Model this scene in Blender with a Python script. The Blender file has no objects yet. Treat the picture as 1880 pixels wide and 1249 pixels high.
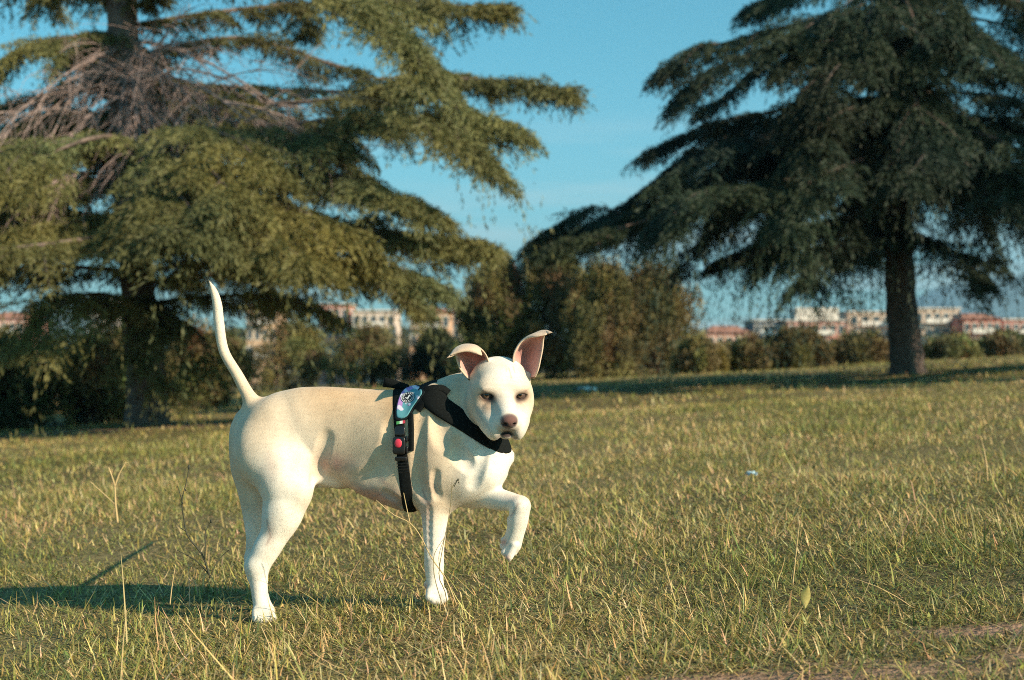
import bpy, math, random
import numpy as np
from mathutils import Vector, Matrix
R = math.radians
# ------------------------------------------------------------------ camera
FPX, CAMZ, HORY = 2611.0, 0.60, 650.0          # focal length in photo pixels, eye height, photo row of the horizon
ZOOM, ZCX, ZCY = 1.0, 940.0, 624.5
scene = bpy.context.scene
col = scene.collection
cam = bpy.data.cameras.new("camera")
camo = bpy.data.objects.new("camera", cam); col.objects.link(camo)
camo.location = (0, 0, CAMZ); camo.rotation_euler = (R(90), 0, 0)
cam.sensor_width = 36; cam.lens = 36 * FPX / 1880 * ZOOM
cam.shift_x = (ZCX - 940) / 1880 * ZOOM; cam.shift_y = -(ZCY - HORY) / 1880 * ZOOM
cam.clip_start = 0.05; cam.clip_end = 30000
cam.dof.use_dof = True; cam.dof.focus_distance = 3.30; cam.dof.aperture_fstop = 4.2 * ZOOM
scene.camera = camo
# ------------------------------------------------------------------ light
SUN_EL, SUN_AZ = R(26), R(34)      # elevation; azimuth measured from +X (right) towards the camera (-Y)
sdir = Vector((math.cos(SUN_AZ) * math.cos(SUN_EL), -math.sin(SUN_AZ) * math.cos(SUN_EL), math.sin(SUN_EL)))
sl = bpy.data.lights.new("sun", 'SUN'); sl.energy = 5.0; sl.angle = R(0.5); sl.color = (1.0, 0.83, 0.60)
so = bpy.data.objects.new("sun", sl); col.objects.link(so)
so.rotation_euler = sdir.to_track_quat('Z', 'Y').to_euler(); so.location = sdir * 60
world = bpy.data.worlds.new("World"); scene.world = world; world.use_nodes = True
wn, wl = world.node_tree.nodes, world.node_tree.links
wn.clear()
def N(nodes, t, **kw):
    n = nodes.new(t)
    for k, v in kw.items():
        if k.startswith('i_'):
            n.inputs[k[2:].replace('_', ' ')].default_value = v
        else: setattr(n, k, v)
    return n
sky = N(wn, 'ShaderNodeTexSky', sky_type='NISHITA', sun_disc=False, sun_elevation=SUN_EL)
sky.sun_rotation = math.atan2(sdir.x, sdir.y)
sky.altitude = 0; sky.air_density = 1.0; sky.dust_density = 0.6; sky.ozone_density = 1.0
tint = N(wn, 'ShaderNodeMix', data_type='RGBA', blend_type='MULTIPLY')
tint.inputs[0].default_value = 1.0; tint.inputs[7].default_value = (0.50, 0.97, 0.95, 1)
wl.new(sky.outputs[0], tint.inputs[6])
tsep = N(wn, 'ShaderNodeSeparateXYZ'); ttc = N(wn, 'ShaderNodeTexCoord'); wl.new(ttc.outputs['Generated'], tsep.inputs[0])
tmr = N(wn, 'ShaderNodeMapRange'); tmr.inputs[1].default_value = 0.0; tmr.inputs[2].default_value = 0.22; wl.new(tsep.outputs[2], tmr.inputs[0])
tcol = N(wn, 'ShaderNodeMix', data_type='RGBA'); tcol.inputs[6].default_value = (0.46, 1.02, 1.14, 1); tcol.inputs[7].default_value = (0.24, 0.93, 0.98, 1)
wl.new(tmr.outputs[0], tcol.inputs[0]); wl.new(tcol.outputs[2], tint.inputs[7])
# thin streaks of cloud low over the horizon, laid out by sky direction
tc = N(wn, 'ShaderNodeTexCoord'); sep = N(wn, 'ShaderNodeSeparateXYZ')
mp = N(wn, 'ShaderNodeMapping'); mp.inputs['Scale'].default_value = (3.2, 3.2, 26)
wl.new(tc.outputs['Generated'], sep.inputs[0]); wl.new(tc.outputs['Generated'], mp.inputs[0])
cn = N(wn, 'ShaderNodeTexNoise'); cn.inputs['Scale'].default_value = 1.6; cn.inputs['Detail'].default_value = 5
wl.new(mp.outputs[0], cn.inputs[0])
cr = N(wn, 'ShaderNodeValToRGB'); cr.color_ramp.elements[0].position = 0.46; cr.color_ramp.elements[1].position = 0.74
wl.new(cn.outputs[0], cr.inputs[0])
hr = N(wn, 'ShaderNodeMapRange'); hr.inputs[1].default_value = 0.015; hr.inputs[2].default_value = 0.17
hr.inputs[3].default_value = 1.0; hr.inputs[4].default_value = 0.0
wl.new(sep.outputs[2], hr.inputs[0])
mu = N(wn, 'ShaderNodeMath', operation='MULTIPLY'); wl.new(cr.outputs[0], mu.inputs[0]); wl.new(hr.outputs[0], mu.inputs[1])
cm = N(wn, 'ShaderNodeMix', data_type='RGBA'); cm.inputs[7].default_value = (9.0, 7.6, 6.4, 1)
wl.new(mu.outputs[0], cm.inputs[0]); wl.new(tint.outputs[2], cm.inputs[6])
bg = N(wn, 'ShaderNodeBackground'); bg.inputs[1].default_value = 0.075
wo = N(wn, 'ShaderNodeOutputWorld')
wl.new(cm.outputs[2], bg.inputs[0]); wl.new(bg.outputs[0], wo.inputs[0])
vs = scene.view_settings
vs.view_transform = 'Standard'; vs.look = 'None'; vs.exposure = 0.97; vs.gamma = 1.0
scene.render.engine = 'CYCLES'
scene.cycles.use_denoising = False; scene.cycles.filter_width = 1.0
scene.cycles.max_bounces = 6; scene.cycles.transparent_max_bounces = 8
rng = np.random.default_rng(7); random.seed(7)
# ------------------------------------------------------------------ helpers
def P(px, py, Y):
    """photo pixel + real distance in metres -> point"""
    return np.array([(px - 940) / FPX * Y, Y, CAMZ - (py - HORY) / FPX * Y])
def tag(o, label=None, cat=None, group=None, kind=None):
    if label: o['label'] = label
    if cat: o['category'] = cat
    if group: o['group'] = group
    if kind: o['kind'] = kind
    return o
def empty(name, loc, label, cat, group=None, rz=0):
    o = bpy.data.objects.new(name, None); col.objects.link(o)
    o.location = loc; o.rotation_euler.z = rz; o.empty_display_size = 0.1
    return tag(o, label, cat, group)
def meshobj(name, V, F, mat=None, parent=None, smooth=False, colors=None, loc=None):
    """V (n,3) world coordinates, F (m,3|4) array or list; the object sits at its parent's origin"""
    V = np.asarray(V, dtype=np.float32)
    me = bpy.data.meshes.new(name)
    if isinstance(F, np.ndarray):
        k = F.shape[1]; n = len(F)
        me.vertices.add(len(V)); me.loops.add(n * k); me.polygons.add(n)
        me.loops.foreach_set('vertex_index', F.astype(np.int32).ravel())
        me.polygons.foreach_set('loop_start', np.arange(0, n * k, k, dtype=np.int32))
        base = V
        me.vertices.foreach_set('co', base.ravel())
        me.update(calc_edges=True)
    else:
        me.from_pydata(V.tolist(), [], F)
    o = bpy.data.objects.new(name, me); col.objects.link(o)
    if parent is not None:
        o.parent = parent
        off = np.array(parent.matrix_world_loc if False else world_loc(parent), dtype=np.float32)
    else:
        off = np.array(loc if loc is not None else (0, 0, 0), dtype=np.float32); o.location = off
    co = V - off
    me.vertices.foreach_set('co', np.ascontiguousarray(co, dtype=np.float32).ravel())
    if smooth: me.polygons.foreach_set('use_smooth', np.ones(len(me.polygons), dtype=bool))
    if colors is not None:
        a = me.color_attributes.new('col', 'FLOAT_COLOR', 'POINT')
        c = np.ones((len(V), 4), dtype=np.float32); c[:, :3] = colors
        a.data.foreach_set('color', c.ravel())
    if mat is not None: me.materials.append(mat)
    me.update()
    return o
def world_loc(o):
    v = np.zeros(3)
    while o is not None:
        v += np.array(o.location); o = o.parent
    return v
def mat(name, base=(.5, .5, .5), rough=.7, attr=False, noise=None, bump=None, transl=0, spec=None, sheen=0, metal=0, vary=None):
    """noise=(scale, dark_mult, light_mult); bump=(scale, strength, distance)"""
    m = bpy.data.materials.new(name); m.use_nodes = True
    nt = m.node_tree; n, l = nt.nodes, nt.links
    b = n['Principled BSDF']; out = n['Material Output']
    b.inputs['Roughness'].default_value = rough; b.inputs['Metallic'].default_value = metal
    if spec is not None: b.inputs['Specular IOR Level'].default_value = spec
    if sheen: b.inputs['Sheen Weight'].default_value = sheen; b.inputs['Sheen Roughness'].default_value = .5
    if attr:
        a = n.new('ShaderNodeAttribute'); a.attribute_name = 'col'; src = a.outputs['Color']
    else:
        a = n.new('ShaderNodeRGB'); a.outputs[0].default_value = (*base, 1); src = a.outputs[0]
    tcn = n.new('ShaderNodeTexCoord')
    if noise:
        t = n.new('ShaderNodeTexNoise'); t.inputs['Scale'].default_value = noise[0]; t.inputs['Detail'].default_value = 6
        l.new(tcn.outputs['Object'], t.inputs['Vector'])
        r = n.new('ShaderNodeMapRange'); r.inputs[1].default_value = .3; r.inputs[2].default_value = .7
        r.inputs[3].default_value = noise[1]; r.inputs[4].default_value = noise[2]
        l.new(t.outputs[0], r.inputs[0])
        x = n.new('ShaderNodeMix'); x.data_type = 'RGBA'; x.blend_type = 'MULTIPLY'; x.inputs[0].default_value = 1
        l.new(src, x.inputs[6]); l.new(r.outputs[0], x.inputs[7]); src = x.outputs[2]
    l.new(src, b.inputs['Base Color'])
    if bump:
        t = n.new('ShaderNodeTexNoise'); t.inputs['Scale'].default_value = bump[0]; t.inputs['Detail'].default_value = 4
        l.new(tcn.outputs['Object'], t.inputs['Vector'])
        bp = n.new('ShaderNodeBump'); bp.inputs['Strength'].default_value = bump[1]; bp.inputs['Distance'].default_value = bump[2]
        l.new(t.outputs[0], bp.inputs['Height']); l.new(bp.outputs[0], b.inputs['Normal'])
    if transl:
        tr = n.new('ShaderNodeBsdfTranslucent'); l.new(src, tr.inputs[0])
        mx = n.new('ShaderNodeMixShader'); mx.inputs[0].default_value = transl
        l.new(b.outputs[0], mx.inputs[1]); l.new(tr.outputs[0], mx.inputs[2]); l.new(mx.outputs[0], out.inputs[0])
    return m
def catmull(pts, n):
    """smooth curve through control rows; returns n samples"""
    pts = np.asarray(pts, float); m = len(pts)
    t = np.linspace(0, m - 1, n); i = np.clip(t.astype(int), 0, m - 2); f = (t - i)[:, None]
    g = lambda j: pts[np.clip(j, 0, m - 1)]
    p0, p1, p2, p3 = g(i - 1), g(i), g(i + 1), g(i + 2)
    return .5 * ((2 * p1) + (-p0 + p2) * f + (2 * p0 - 5 * p1 + 4 * p2 - p3) * f ** 2 + (-p0 + 3 * p1 - 3 * p2 + p3) * f ** 3)
def tube(pts, rad, seg=8, cap=True, squash=None):
    """tapered tube along pts; returns V, F(list of quads/tris as array quads)"""
    pts = np.asarray(pts, float); n = len(pts); rad = np.broadcast_to(np.asarray(rad, float), (n,))
    T = np.gradient(pts, axis=0); T /= np.linalg.norm(T, axis=1)[:, None] + 1e-9
    ref = np.array([0, 0, 1.0]) if abs(T[:, 2]).mean() < .8 else np.array([1.0, 0, 0])
    A = np.cross(T, ref); A /= np.linalg.norm(A, axis=1)[:, None] + 1e-9; B = np.cross(T, A)
    th = np.linspace(0, 2 * np.pi, seg, endpoint=False)
    V = pts[:, None] + rad[:, None, None] * (np.cos(th)[None, :, None] * A[:, None] + np.sin(th)[None, :, None] * B[:, None])
    V = V.reshape(-1, 3)
    i = np.arange(n - 1)[:, None]; j = np.arange(seg)[None]
    F = np.stack([i * seg + j, i * seg + (j + 1) % seg, (i + 1) * seg + (j + 1) % seg, (i + 1) * seg + j], -1).reshape(-1, 4)
    if cap:
        V = np.vstack([V, pts[:1], pts[-1:]]); a, b = n * seg, n * seg + 1
        jj = np.arange(seg)
        F = np.vstack([F, np.stack([np.full(seg, a), (jj + 1) % seg, jj, np.full(seg, a)], -1)[:, [0, 1, 2, 2]],
                       np.stack([np.full(seg, b), (n - 1) * seg + jj, (n - 1) * seg + (jj + 1) % seg], -1)[:, [0, 1, 2, 2]]])
        # degenerate quads are turned into triangles below
    return V, F
class MB:
    """collects pieces into one mesh"""
    def __init__(s): s.V = []; s.F = []; s.C = []; s.n = 0
    def add(s, V, F, c=None):
        V = np.asarray(V, float); s.V.append(V); s.F += [[int(a) + s.n for a in dict.fromkeys(f)] for f in (F.tolist() if isinstance(F, np.ndarray) else F)]
        s.C.append(np.tile(np.array(c if c is not None else (.5, .5, .5), float), (len(V), 1))); s.n += len(V)
    def box(s, c, h, rz=0, col=None):
        sx = np.array([[x, y, z] for x in (-1, 1) for y in (-1, 1) for z in (-1, 1)]) * np.array(h)
        if rz: sx = sx @ np.array([[math.cos(rz), math.sin(rz), 0], [-math.sin(rz), math.cos(rz), 0], [0, 0, 1]])
        s.add(sx + np.array(c), [[0, 1, 3, 2], [4, 6, 7, 5], [0, 4, 5, 1], [2, 3, 7, 6], [0, 2, 6, 4], [1, 5, 7, 3]], col)
    def obj(s, name, m, parent=None, smooth=False, loc=None, colors=False):
        return meshobj(name, np.vstack(s.V), s.F, m, parent, smooth, np.vstack(s.C) if colors else None, loc)
def fnoise(p, freq, seed=0):
    """cheap smooth pseudo-noise from summed sines, about -1..1"""
    r = np.random.default_rng(seed); out = 0
    for k in range(6):
        d = r.normal(size=3); d /= np.linalg.norm(d); f = freq * r.uniform(.6, 1.7)
        out = out + np.sin(p @ d * f + r.uniform(0, 6.28))
    return out / 3.0
# ================================================================== ground
def ground(x, y):
    x = np.asarray(x, float); y = np.asarray(y, float)
    near = .058 * 30 * np.tanh(x / 30)
    bump = .024 * np.exp(-(((x + .10) / .35) ** 2 + ((y - 3.33) / .40) ** 2))
    und = .012 * np.sin(x * 1.3 + y * .7) * np.sin(y * .9 - x * .4 + 1) * np.clip((y - 4) / 3, 0, 1)
    fall = np.clip((y - 40) / 60, 0, 1); fall = fall * fall * (3 - 2 * fall)
    return (near + und) * (1 - fall) - 5.0 * fall + bump
def dirtw(x, y):
    """bare earth: bottom right foreground, and under the left cedar"""
    n = fnoise(np.stack([x, y, 0 * x], -1), 7, 21) * .35 + fnoise(np.stack([x, y, 0 * x], -1), 22, 22) * .2
    a = np.exp(-(((x - .55) / .60) ** 2 + ((y - 2.46) / .27) ** 2)) * 1.25
    a2 = np.exp(-(((x - .95) / .25) ** 2 + ((y - 2.80) / .10) ** 2)) * .8
    b = np.exp(-(((x + 4.0) / 1.9) ** 2 + ((y - 16.0 - .10 * (x + 4)) / .55) ** 2)) * 1.2
    return np.clip((np.maximum(np.maximum(a, a2), b) + n * .8 - .45) * 2.5, 0, 1)
def stretch(a, b, n, p): t = np.linspace(-1, 1, n); return (a + b) / 2 + (b - a) / 2 * np.sign(t) * np.abs(t) ** p
gx = np.unique(np.r_[np.arange(-3, 3, .06), np.arange(-14, 14.1, .35), stretch(-7800, 7800, 120, 5)])
gy = np.unique(np.r_[np.arange(-12, 2, .8), np.arange(2, 5.2, .06), np.arange(5.2, 30, .3), np.geomspace(30, 7600, 70)])
GX, GY = np.meshgrid(gx, gy, indexing='ij')
GZ = ground(GX, GY)
Vg_ = np.stack([GX, GY, GZ], -1).reshape(-1, 3)
nx_, ny_ = len(gx), len(gy); i_ = np.arange(nx_ - 1)[:, None]; j_ = np.arange(ny_ - 1)[None]
Fg_ = np.stack([i_ * ny_ + j_, (i_ + 1) * ny_ + j_, (i_ + 1) * ny_ + j_ + 1, i_ * ny_ + j_ + 1], -1).reshape(-1, 4)
dw = dirtw(Vg_[:, 0], Vg_[:, 1])[:, None]
cg = np.array([.16, .13, .062]) * (1 + .25 * fnoise(Vg_ * [1, 1, 0], 1.2, 31))[:, None] * (1 - dw) + np.array([.29, .18, .12]) * dw
m_ground = mat("meadow_soil", attr=True, rough=.95, spec=.1, noise=(45, .55, 1.5), bump=(60, .8, .02))
tag(meshobj("ground", Vg_, Fg_, m_ground, smooth=True, colors=cg), kind='structure')
# ------------------------------------------------------------------ grass
def blades(x, y, L, W, az, lean, curl, colr, segs):
    n = len(x); z0 = ground(x, y) - .004; s = np.linspace(0, 1, segs + 1)
    d = np.stack([np.cos(az), np.sin(az)], -1); sd = np.stack([-np.sin(az), np.cos(az)], -1)
    a = lean[:, None] + curl[:, None] * s[None]                        # angle from vertical along the blade
    st = L[:, None] / segs
    hx = np.concatenate([np.zeros((n, 1)), np.cumsum(np.sin(a[:, :-1]) * st, 1)], 1); hz = np.concatenate([np.zeros((n, 1)), np.cumsum(np.cos(a[:, :-1]) * st, 1)], 1)
    hz = np.maximum(hz, .002)
    w = W[:, None] * (1 - s[None] ** 2.2) * .5 + .0002
    cx = x[:, None] + d[:, :1] * hx; cy = y[:, None] + d[:, 1:] * hx; cz = z0[:, None] + hz
    V = np.empty((n, segs + 1, 2, 3))
    for k, sg in enumerate((-1, 1)):
        V[:, :, k, 0] = cx + sg * sd[:, :1] * w; V[:, :, k, 1] = cy + sg * sd[:, 1:] * w; V[:, :, k, 2] = cz
    b = (np.arange(n) * (segs + 1) * 2)[:, None]; q = np.arange(segs)[None] * 2
    F = np.stack([b + q, b + q + 1, b + q + 3, b + q + 2], -1).reshape(-1, 4)
    C = np.repeat(colr[:, None], (segs + 1) * 2, 1) 
    return V.reshape(-1, 3), F, C.reshape(-1, 3)
PAL = np.array([[.105, .120, .040], [.175, .170, .055], [.26, .225, .075], [.36, .27, .125], [.46, .345, .19], [.055, .075, .034]])
def scatter(y0, y1, dens, Lm, Wm, segs, margin=.9, straw=.27, flat=.50, seed=1):
    r = np.random.default_rng(seed); A = .36 * (y1 ** 2 - y0 ** 2) + 2 * margin * (y1 - y0); Lm = Lm; n = int(A * dens)
    y = np.sqrt(r.uniform(y0 ** 2, y1 ** 2, n)); x = r.uniform(-1, 1, n) * (.36 * y + margin)
    pt = np.stack([x, y, 0 * x], -1)
    cl = fnoise(pt, 9, 41) * .5 + fnoise(pt, 2.2, 42) * .5
    keep = r.uniform(size=n) < np.clip(.74 + .42 * cl, .2, 1) * (1 - .96 * dirtw(x, y)); x, y, cl = x[keep], y[keep], cl[keep]; n = len(x); pt = pt[keep]
    L = Lm * r.gamma(4, .25, n) * (1 + .35 * cl); L = np.clip(L, .012, Lm * 3)
    W = Wm * r.uniform(.6, 1.4, n); az = r.uniform(0, 6.283, n)
    lean = np.abs(r.normal(.95, .40, n)); fl = r.uniform(size=n) < flat; lean[fl] = r.uniform(1.0, 1.5, fl.sum())
    curl = r.normal(.7, .6, n)
    dry = straw + .22 * fnoise(pt, 3.1, 43) + .12 * fnoise(pt, .8, 44); u = r.uniform(size=n)
    ci = np.where(u < dry, np.where(r.uniform(size=n) < .5, 3, 4), np.where(r.uniform(size=n) < .35, 2, np.where(r.uniform(size=n) < .55, 1, 0)))
    ci = np.where((ci < 2) & (r.uniform(size=n) < .15), 5, ci)
    C = PAL[ci] * 1.5 * np.array([1.03, 1.01, .90]) * r.uniform(.75, 1.25, (n, 1)) * (1 + .10 * r.normal(size=(n, 3)))
    return blades(x, y, L, W, az, lean, curl, np.clip(C, .01, 1), segs)
parts_ = [scatter(2.15, 3.1, 34000, .029, .0023, 3, seed=1), scatter(3.1, 4.6, 26000, .030, .0026, 3, seed=2), scatter(4.6, 8, 10500, .031, .0036, 2, seed=3),
          scatter(8, 14, 4200, .034, .006, 2, margin=1.6, seed=4), scatter(14, 38, 520, .045, .013, 2, margin=3.5, seed=5),
          scatter(2.15, 3.6, 9000, .024, .0022, 2, straw=.75, flat=1.0, seed=8), scatter(3.6, 6, 4500, .026, .003, 2, straw=.75, flat=1.0, seed=9),   # thatch
          scatter(2.15, 6, 420, .018, .0085, 3, straw=.05, flat=.4, seed=10),   # small broad leaves
          scatter(2.15, 5, 300, .105, .0030, 4, straw=.35, flat=.75, seed=6),        # long lying blades
          scatter(2.15, 9, 110, .085, .0020, 3, straw=1.4, flat=.2, seed=7)]        # dry upright stalks
nv = 0; VV, FF, CC = [], [], []
for v, f, c in parts_: VV.append(v); FF.append(f + nv); CC.append(c); nv += len(v)
m_grass = mat("grass_blades", attr=True, rough=.55, spec=.35, transl=.25)
tag(meshobj("grass", np.vstack(VV), np.vstack(FF), m_grass, colors=np.vstack(CC)), "short rough meadow grass with dry yellow blades among the green", "grass", kind='stuff')
del parts_, VV, FF, CC
# ================================================================== the dog, grown as one smooth surface from a distance field
DY = 3.40
PRIMS = []            # (function, smooth radius, bbox min, bbox max, sign)
def prim(fn, k, lo, hi, sub=False): g = max(.03, k + .012); PRIMS.append((fn, k, np.array(lo) - g, np.array(hi) + g, sub))
def cap(a, b, ra, rb, k=.015, sy=1.0, sub=False):
    a, b = np.array(a, float), np.array(b, float); s = np.array([1, 1 / sy, 1])
    a2, b2 = a * s, b * s; ab = b2 - a2; L = ab @ ab + 1e-12
    def fn(p):
        return rcone(p * s, a2, b2, ra, rb)
    r = max(ra, rb) * max(1, sy); prim(fn, k, np.minimum(a, b) - r, np.maximum(a, b) + r, sub)
def rcone(p, a, b, r1, r2):
    """distance to the hull of two balls"""
    ba = b - a; l2 = ba @ ba; rr = r1 - r2; a2 = l2 - rr * rr
    if a2 <= 1e-10: return np.sqrt(((p - (a if r1 > r2 else b)) ** 2).sum(-1)) - max(r1, r2)
    il2 = 1 / l2; pa = p - a; y = pa @ ba; z = y - l2; x2 = ((pa * l2 - ba * y[..., None]) ** 2).sum(-1); y2 = y * y * l2; z2 = z * z * l2
    k = np.sign(rr) * rr * rr * x2
    return np.where(np.sign(z) * a2 * z2 > k, np.sqrt(x2 + z2) * il2 - r2, np.where(np.sign(y) * a2 * y2 < k, np.sqrt(x2 + y2) * il2 - r1, (np.sqrt(x2 * a2 * il2) + y * rr) * il2 - r1))
def chain(rows, k=.015, sy=1.0):
    """rows of (photo x, photo y, distance, radius in photo px): one smooth tapering limb"""
    A = catmull(np.array([[*P(*r[:3]), r[3] * r[2] / FPX] for r in rows]), 8 * (len(rows) - 1) + 1)
    pts, rad = A[:, :3], np.maximum(A[:, 3], .0008); s = np.array([1, 1 / sy, 1]); q2 = pts * s
    def fn(p):
        q = p * s; D = None
        for i in range(len(q2) - 1):
            d = rcone(q, q2[i], q2[i + 1], rad[i], rad[i + 1])
            D = d if D is None else np.minimum(D, d)
        return D
    r = rad.max(); prim(fn, k, pts.min(0) - r, pts.max(0) + r)
def ell(c, r, k=.015, M=None, sub=False):
    c, r = np.array(c, float), np.array(r, float); M = np.eye(3) if M is None else M
    def fn(p):
        q = (p - c) @ M.T
        k0 = np.sqrt(((q / r) ** 2).sum(-1)); k1 = np.sqrt(((q / r ** 2) ** 2).sum(-1)) + 1e-9
        return k0 * (k0 - 1) / k1
    R_ = max(r); prim(fn, k, c - R_, c + R_, sub)
# --- trunk: sections along the body (photo x, back line y, belly line y, half width, centre distance)
S_ = np.array([
 [446, 772, 850, .040, 3.475], [470, 742, 868, .062, 3.465], [500, 722, 878, .077, 3.46], [550, 711, 880, .082, 3.45],
 [600, 710, 884, .078, 3.44], [650, 713, 898, .086, 3.43], [700, 716, 920, .098, 3.415], [740, 715, 934, .105, 3.40],
 [780, 712, 937, .108, 3.39], [820, 716, 930, .104, 3.375], [860, 740, 917, .092, 3.36], [895, 775, 900, .072, 3.35], [922, 812, 868, .045, 3.34]])
Sx = (S_[:, 0] - 940) / FPX * S_[:, 4]
def smooth_tab(y):
    xs = np.linspace(Sx[0], Sx[-1], 400); ys = np.interp(xs, Sx, y)
    ker = np.hanning(41); ker /= ker.sum()
    return xs, np.convolve(np.pad(ys, 20, mode='reflect', reflect_type='odd'), ker, 'valid')
ztop = CAMZ - (S_[:, 1] - HORY) / FPX * S_[:, 4]; zbot = CAMZ - (S_[:, 2] - HORY) / FPX * S_[:, 4]
Tt, Tb, Tw, Ty = [smooth_tab(v) for v in (ztop, zbot, S_[:, 3], S_[:, 4])]
def trunk(p):
    x = np.clip(p[..., 0], Sx[0], Sx[-1])
    zt, zb, w, yc = [np.interp(x, *t) for t in (Tt, Tb, Tw, Ty)]
    zc, h = (zt + zb) / 2, (zt - zb) / 2
    v = (p[..., 2] - zc) / h; ww = w * (1 + .06 * v)
    u = np.abs(p[..., 1] - yc) / ww; v = np.abs(v); e = 2.15
    g = (u ** e + v ** e) ** (1 / e)
    d = (g - 1) * (np.minimum(w, h) * .5 + h * w / np.sqrt((h * u) ** 2 + (w * v) ** 2 + 1e-6) * .0 + np.minimum(w, h) * .5)
    dx = np.abs(p[..., 0] - x)
    return np.where(dx > 0, np.sqrt(np.maximum(d, 0) ** 2 + dx ** 2) + np.minimum(d, 0), d)
prim(trunk, .01, [Sx[0], 3.2, zbot.min()], [Sx[-1], 3.6, ztop.max()])
# tail
chain([(486, 752, 3.462, 15), (465.6, 741, 3.462, 13), (435, 687, 3.46, 10.0), (411, 644, 3.455, 9.2), (402, 592, 3.45, 9.4), (399, 560, 3.445, 8.6), (393, 536, 3.44, 6.4), (384.5, 517, 3.435, 1.2)], .010)
ell(P(474, 752, 3.46), (.022, .03, .02), .02)
# rump and near hind leg
chain([(500, 785, 3.425, 44), (503, 835, 3.41, 55), (520, 878, 3.39, 50), (524, 912, 3.385, 42), (518, 945, 3.38, 37), (505, 980, 3.38, 27), (487, 1012, 3.38, 25), (472, 1040, 3.38, 20.5)], .030, .85)
ell(P(464, 830, 3.42), (.040, .048, .066), .045)                     # buttock
ell(P(553, 900, 3.375), (.022, .03, .032), .03)                    # stifle
ell(P(546, 862, 3.39), (.040, .036, .062), .016)                     # front of the thigh
chain([(472, 1040, 3.38, 20), (475, 1070, 3.38, 16.5), (478, 1100, 3.375, 14.5), (482, 1122, 3.365, 16)], .012)
cap(P(458, 1038, 3.385), P(461, 1060, 3.385), .010, .008, .012)     # point of hock
for dx, dz, r in ((-14, 2, 7.2), (-4, 5, 8), (7, 4, 8), (17, 0, 7)):
    cap(P(482 + dx * .8, 1122, 3.355), P(484 + dx, 1134 + dz, 3.335), r * 1.1 / 770, r / 770, .006)
# far hind leg
chain([(472, 790, 3.49, 44), (468, 845, 3.49, 44), (472, 905, 3.49, 34), (474, 950, 3.495, 27), (472, 990, 3.495, 20), (466, 1025, 3.495, 16)], .05, .8)
chain([(466, 1028, 3.495, 16), (474, 1070, 3.495, 14), (482, 1105, 3.495, 14), (492, 1122, 3.485, 13)], .012)
# flank fold from thigh to belly, groin
chain([(565, 850, 3.40, 14), (590, 872, 3.42, 13), (620, 880, 3.43, 14)], .025)
chain([(560, 880, 3.45, 16), (605, 882, 3.45, 11)], .02)
for x, y in ((587, 893), (611, 891), (655, 905), (705, 925)): cap(P(x, y - 4, 3.43), P(x, y + .5, 3.43), .004, .003, .004)
# brisket / lower rib edge (near side)
chain([(680, 880, 3.375, 22), (738, 900, 3.35, 26)], .05)
# shoulder and near fore leg
ell(P(800, 770, 3.315), (.045, .03, .085), .03)
ell(P(812, 835, 3.305), (.058, .04, .072), .03)
chain([(850, 838, 3.315, 34), (815, 880, 3.31, 32), (797, 910, 3.315, 30)], .03, .9)
ell(P(782, 912, 3.33), (.019, .026, .028), .016)                    # elbow
chain([(800, 915, 3.32, 30), (799, 945, 3.32, 25.5), (798, 975, 3.32, 21.5), (797, 1010, 3.32, 18.2), (797, 1036, 3.32, 18.2), (798, 1062, 3.318, 16), (800, 1084, 3.312, 16)], .014, .95)
chain([(789, 930, 3.34, 9), (786, 975, 3.34, 6), (785, 1030, 3.335, 6)], .008)      # rear tendon line
ell(P(783, 1074, 3.325), (.006, .007, .010), .005)                  # stopper pad
for dx, dz, r in ((-13, -2, 7), (-4, 3, 8), (6, 4, 8), (15, 0, 7)):
    cap(P(800 + dx * .8, 1086, 3.30), P(801 + dx, 1099 + dz, 3.28), r * 1.12 / 780, r / 780, .006)
# breast
ell(P(885, 855, 3.30), (.050, .05, .060), .03)
ell(P(855, 880, 3.315), (.055, .05, .045), .03)
chain([(895, 870, 3.29, 25), (850, 905, 3.30, 16), (830, 920, 3.31, 12)], .03)
# raised far fore leg
chain([(898, 862, 3.33, 30), (884, 902, 3.33, 25), (868, 916, 3.33, 16)], .028)
chain([(886, 908, 3.325, 23), (915, 917, 3.29, 20.5), (942, 922, 3.26, 16.5), (955, 928, 3.245, 16.5)], .014)
chain([(956, 930, 3.245, 18), (952, 952, 3.25, 18.5), (946, 978, 3.26, 17), (940, 998, 3.27, 18)], .010)
for (x0, y0, x1, y1, Y, r) in ((932, 994, 924, 1003, 3.275, 7), (938, 1002, 927, 1014, 3.26, 7.5), (945, 1002, 935, 1022, 3.25, 7.5), (948, 998, 943, 1014, 3.27, 7)):
    cap(P(x0, y0, Y), P(x1, y1, Y), r * 1.1 / 800, r / 800, .005)
cap(P(934, 1020, 3.25), P(935, 1030, 3.25), .005, .0022, .004)
ell(P(936, 955, 3.262), (.007, .008, .009), .006); ell(P(925, 992, 3.275), (.008, .009, .008), .004)
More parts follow.
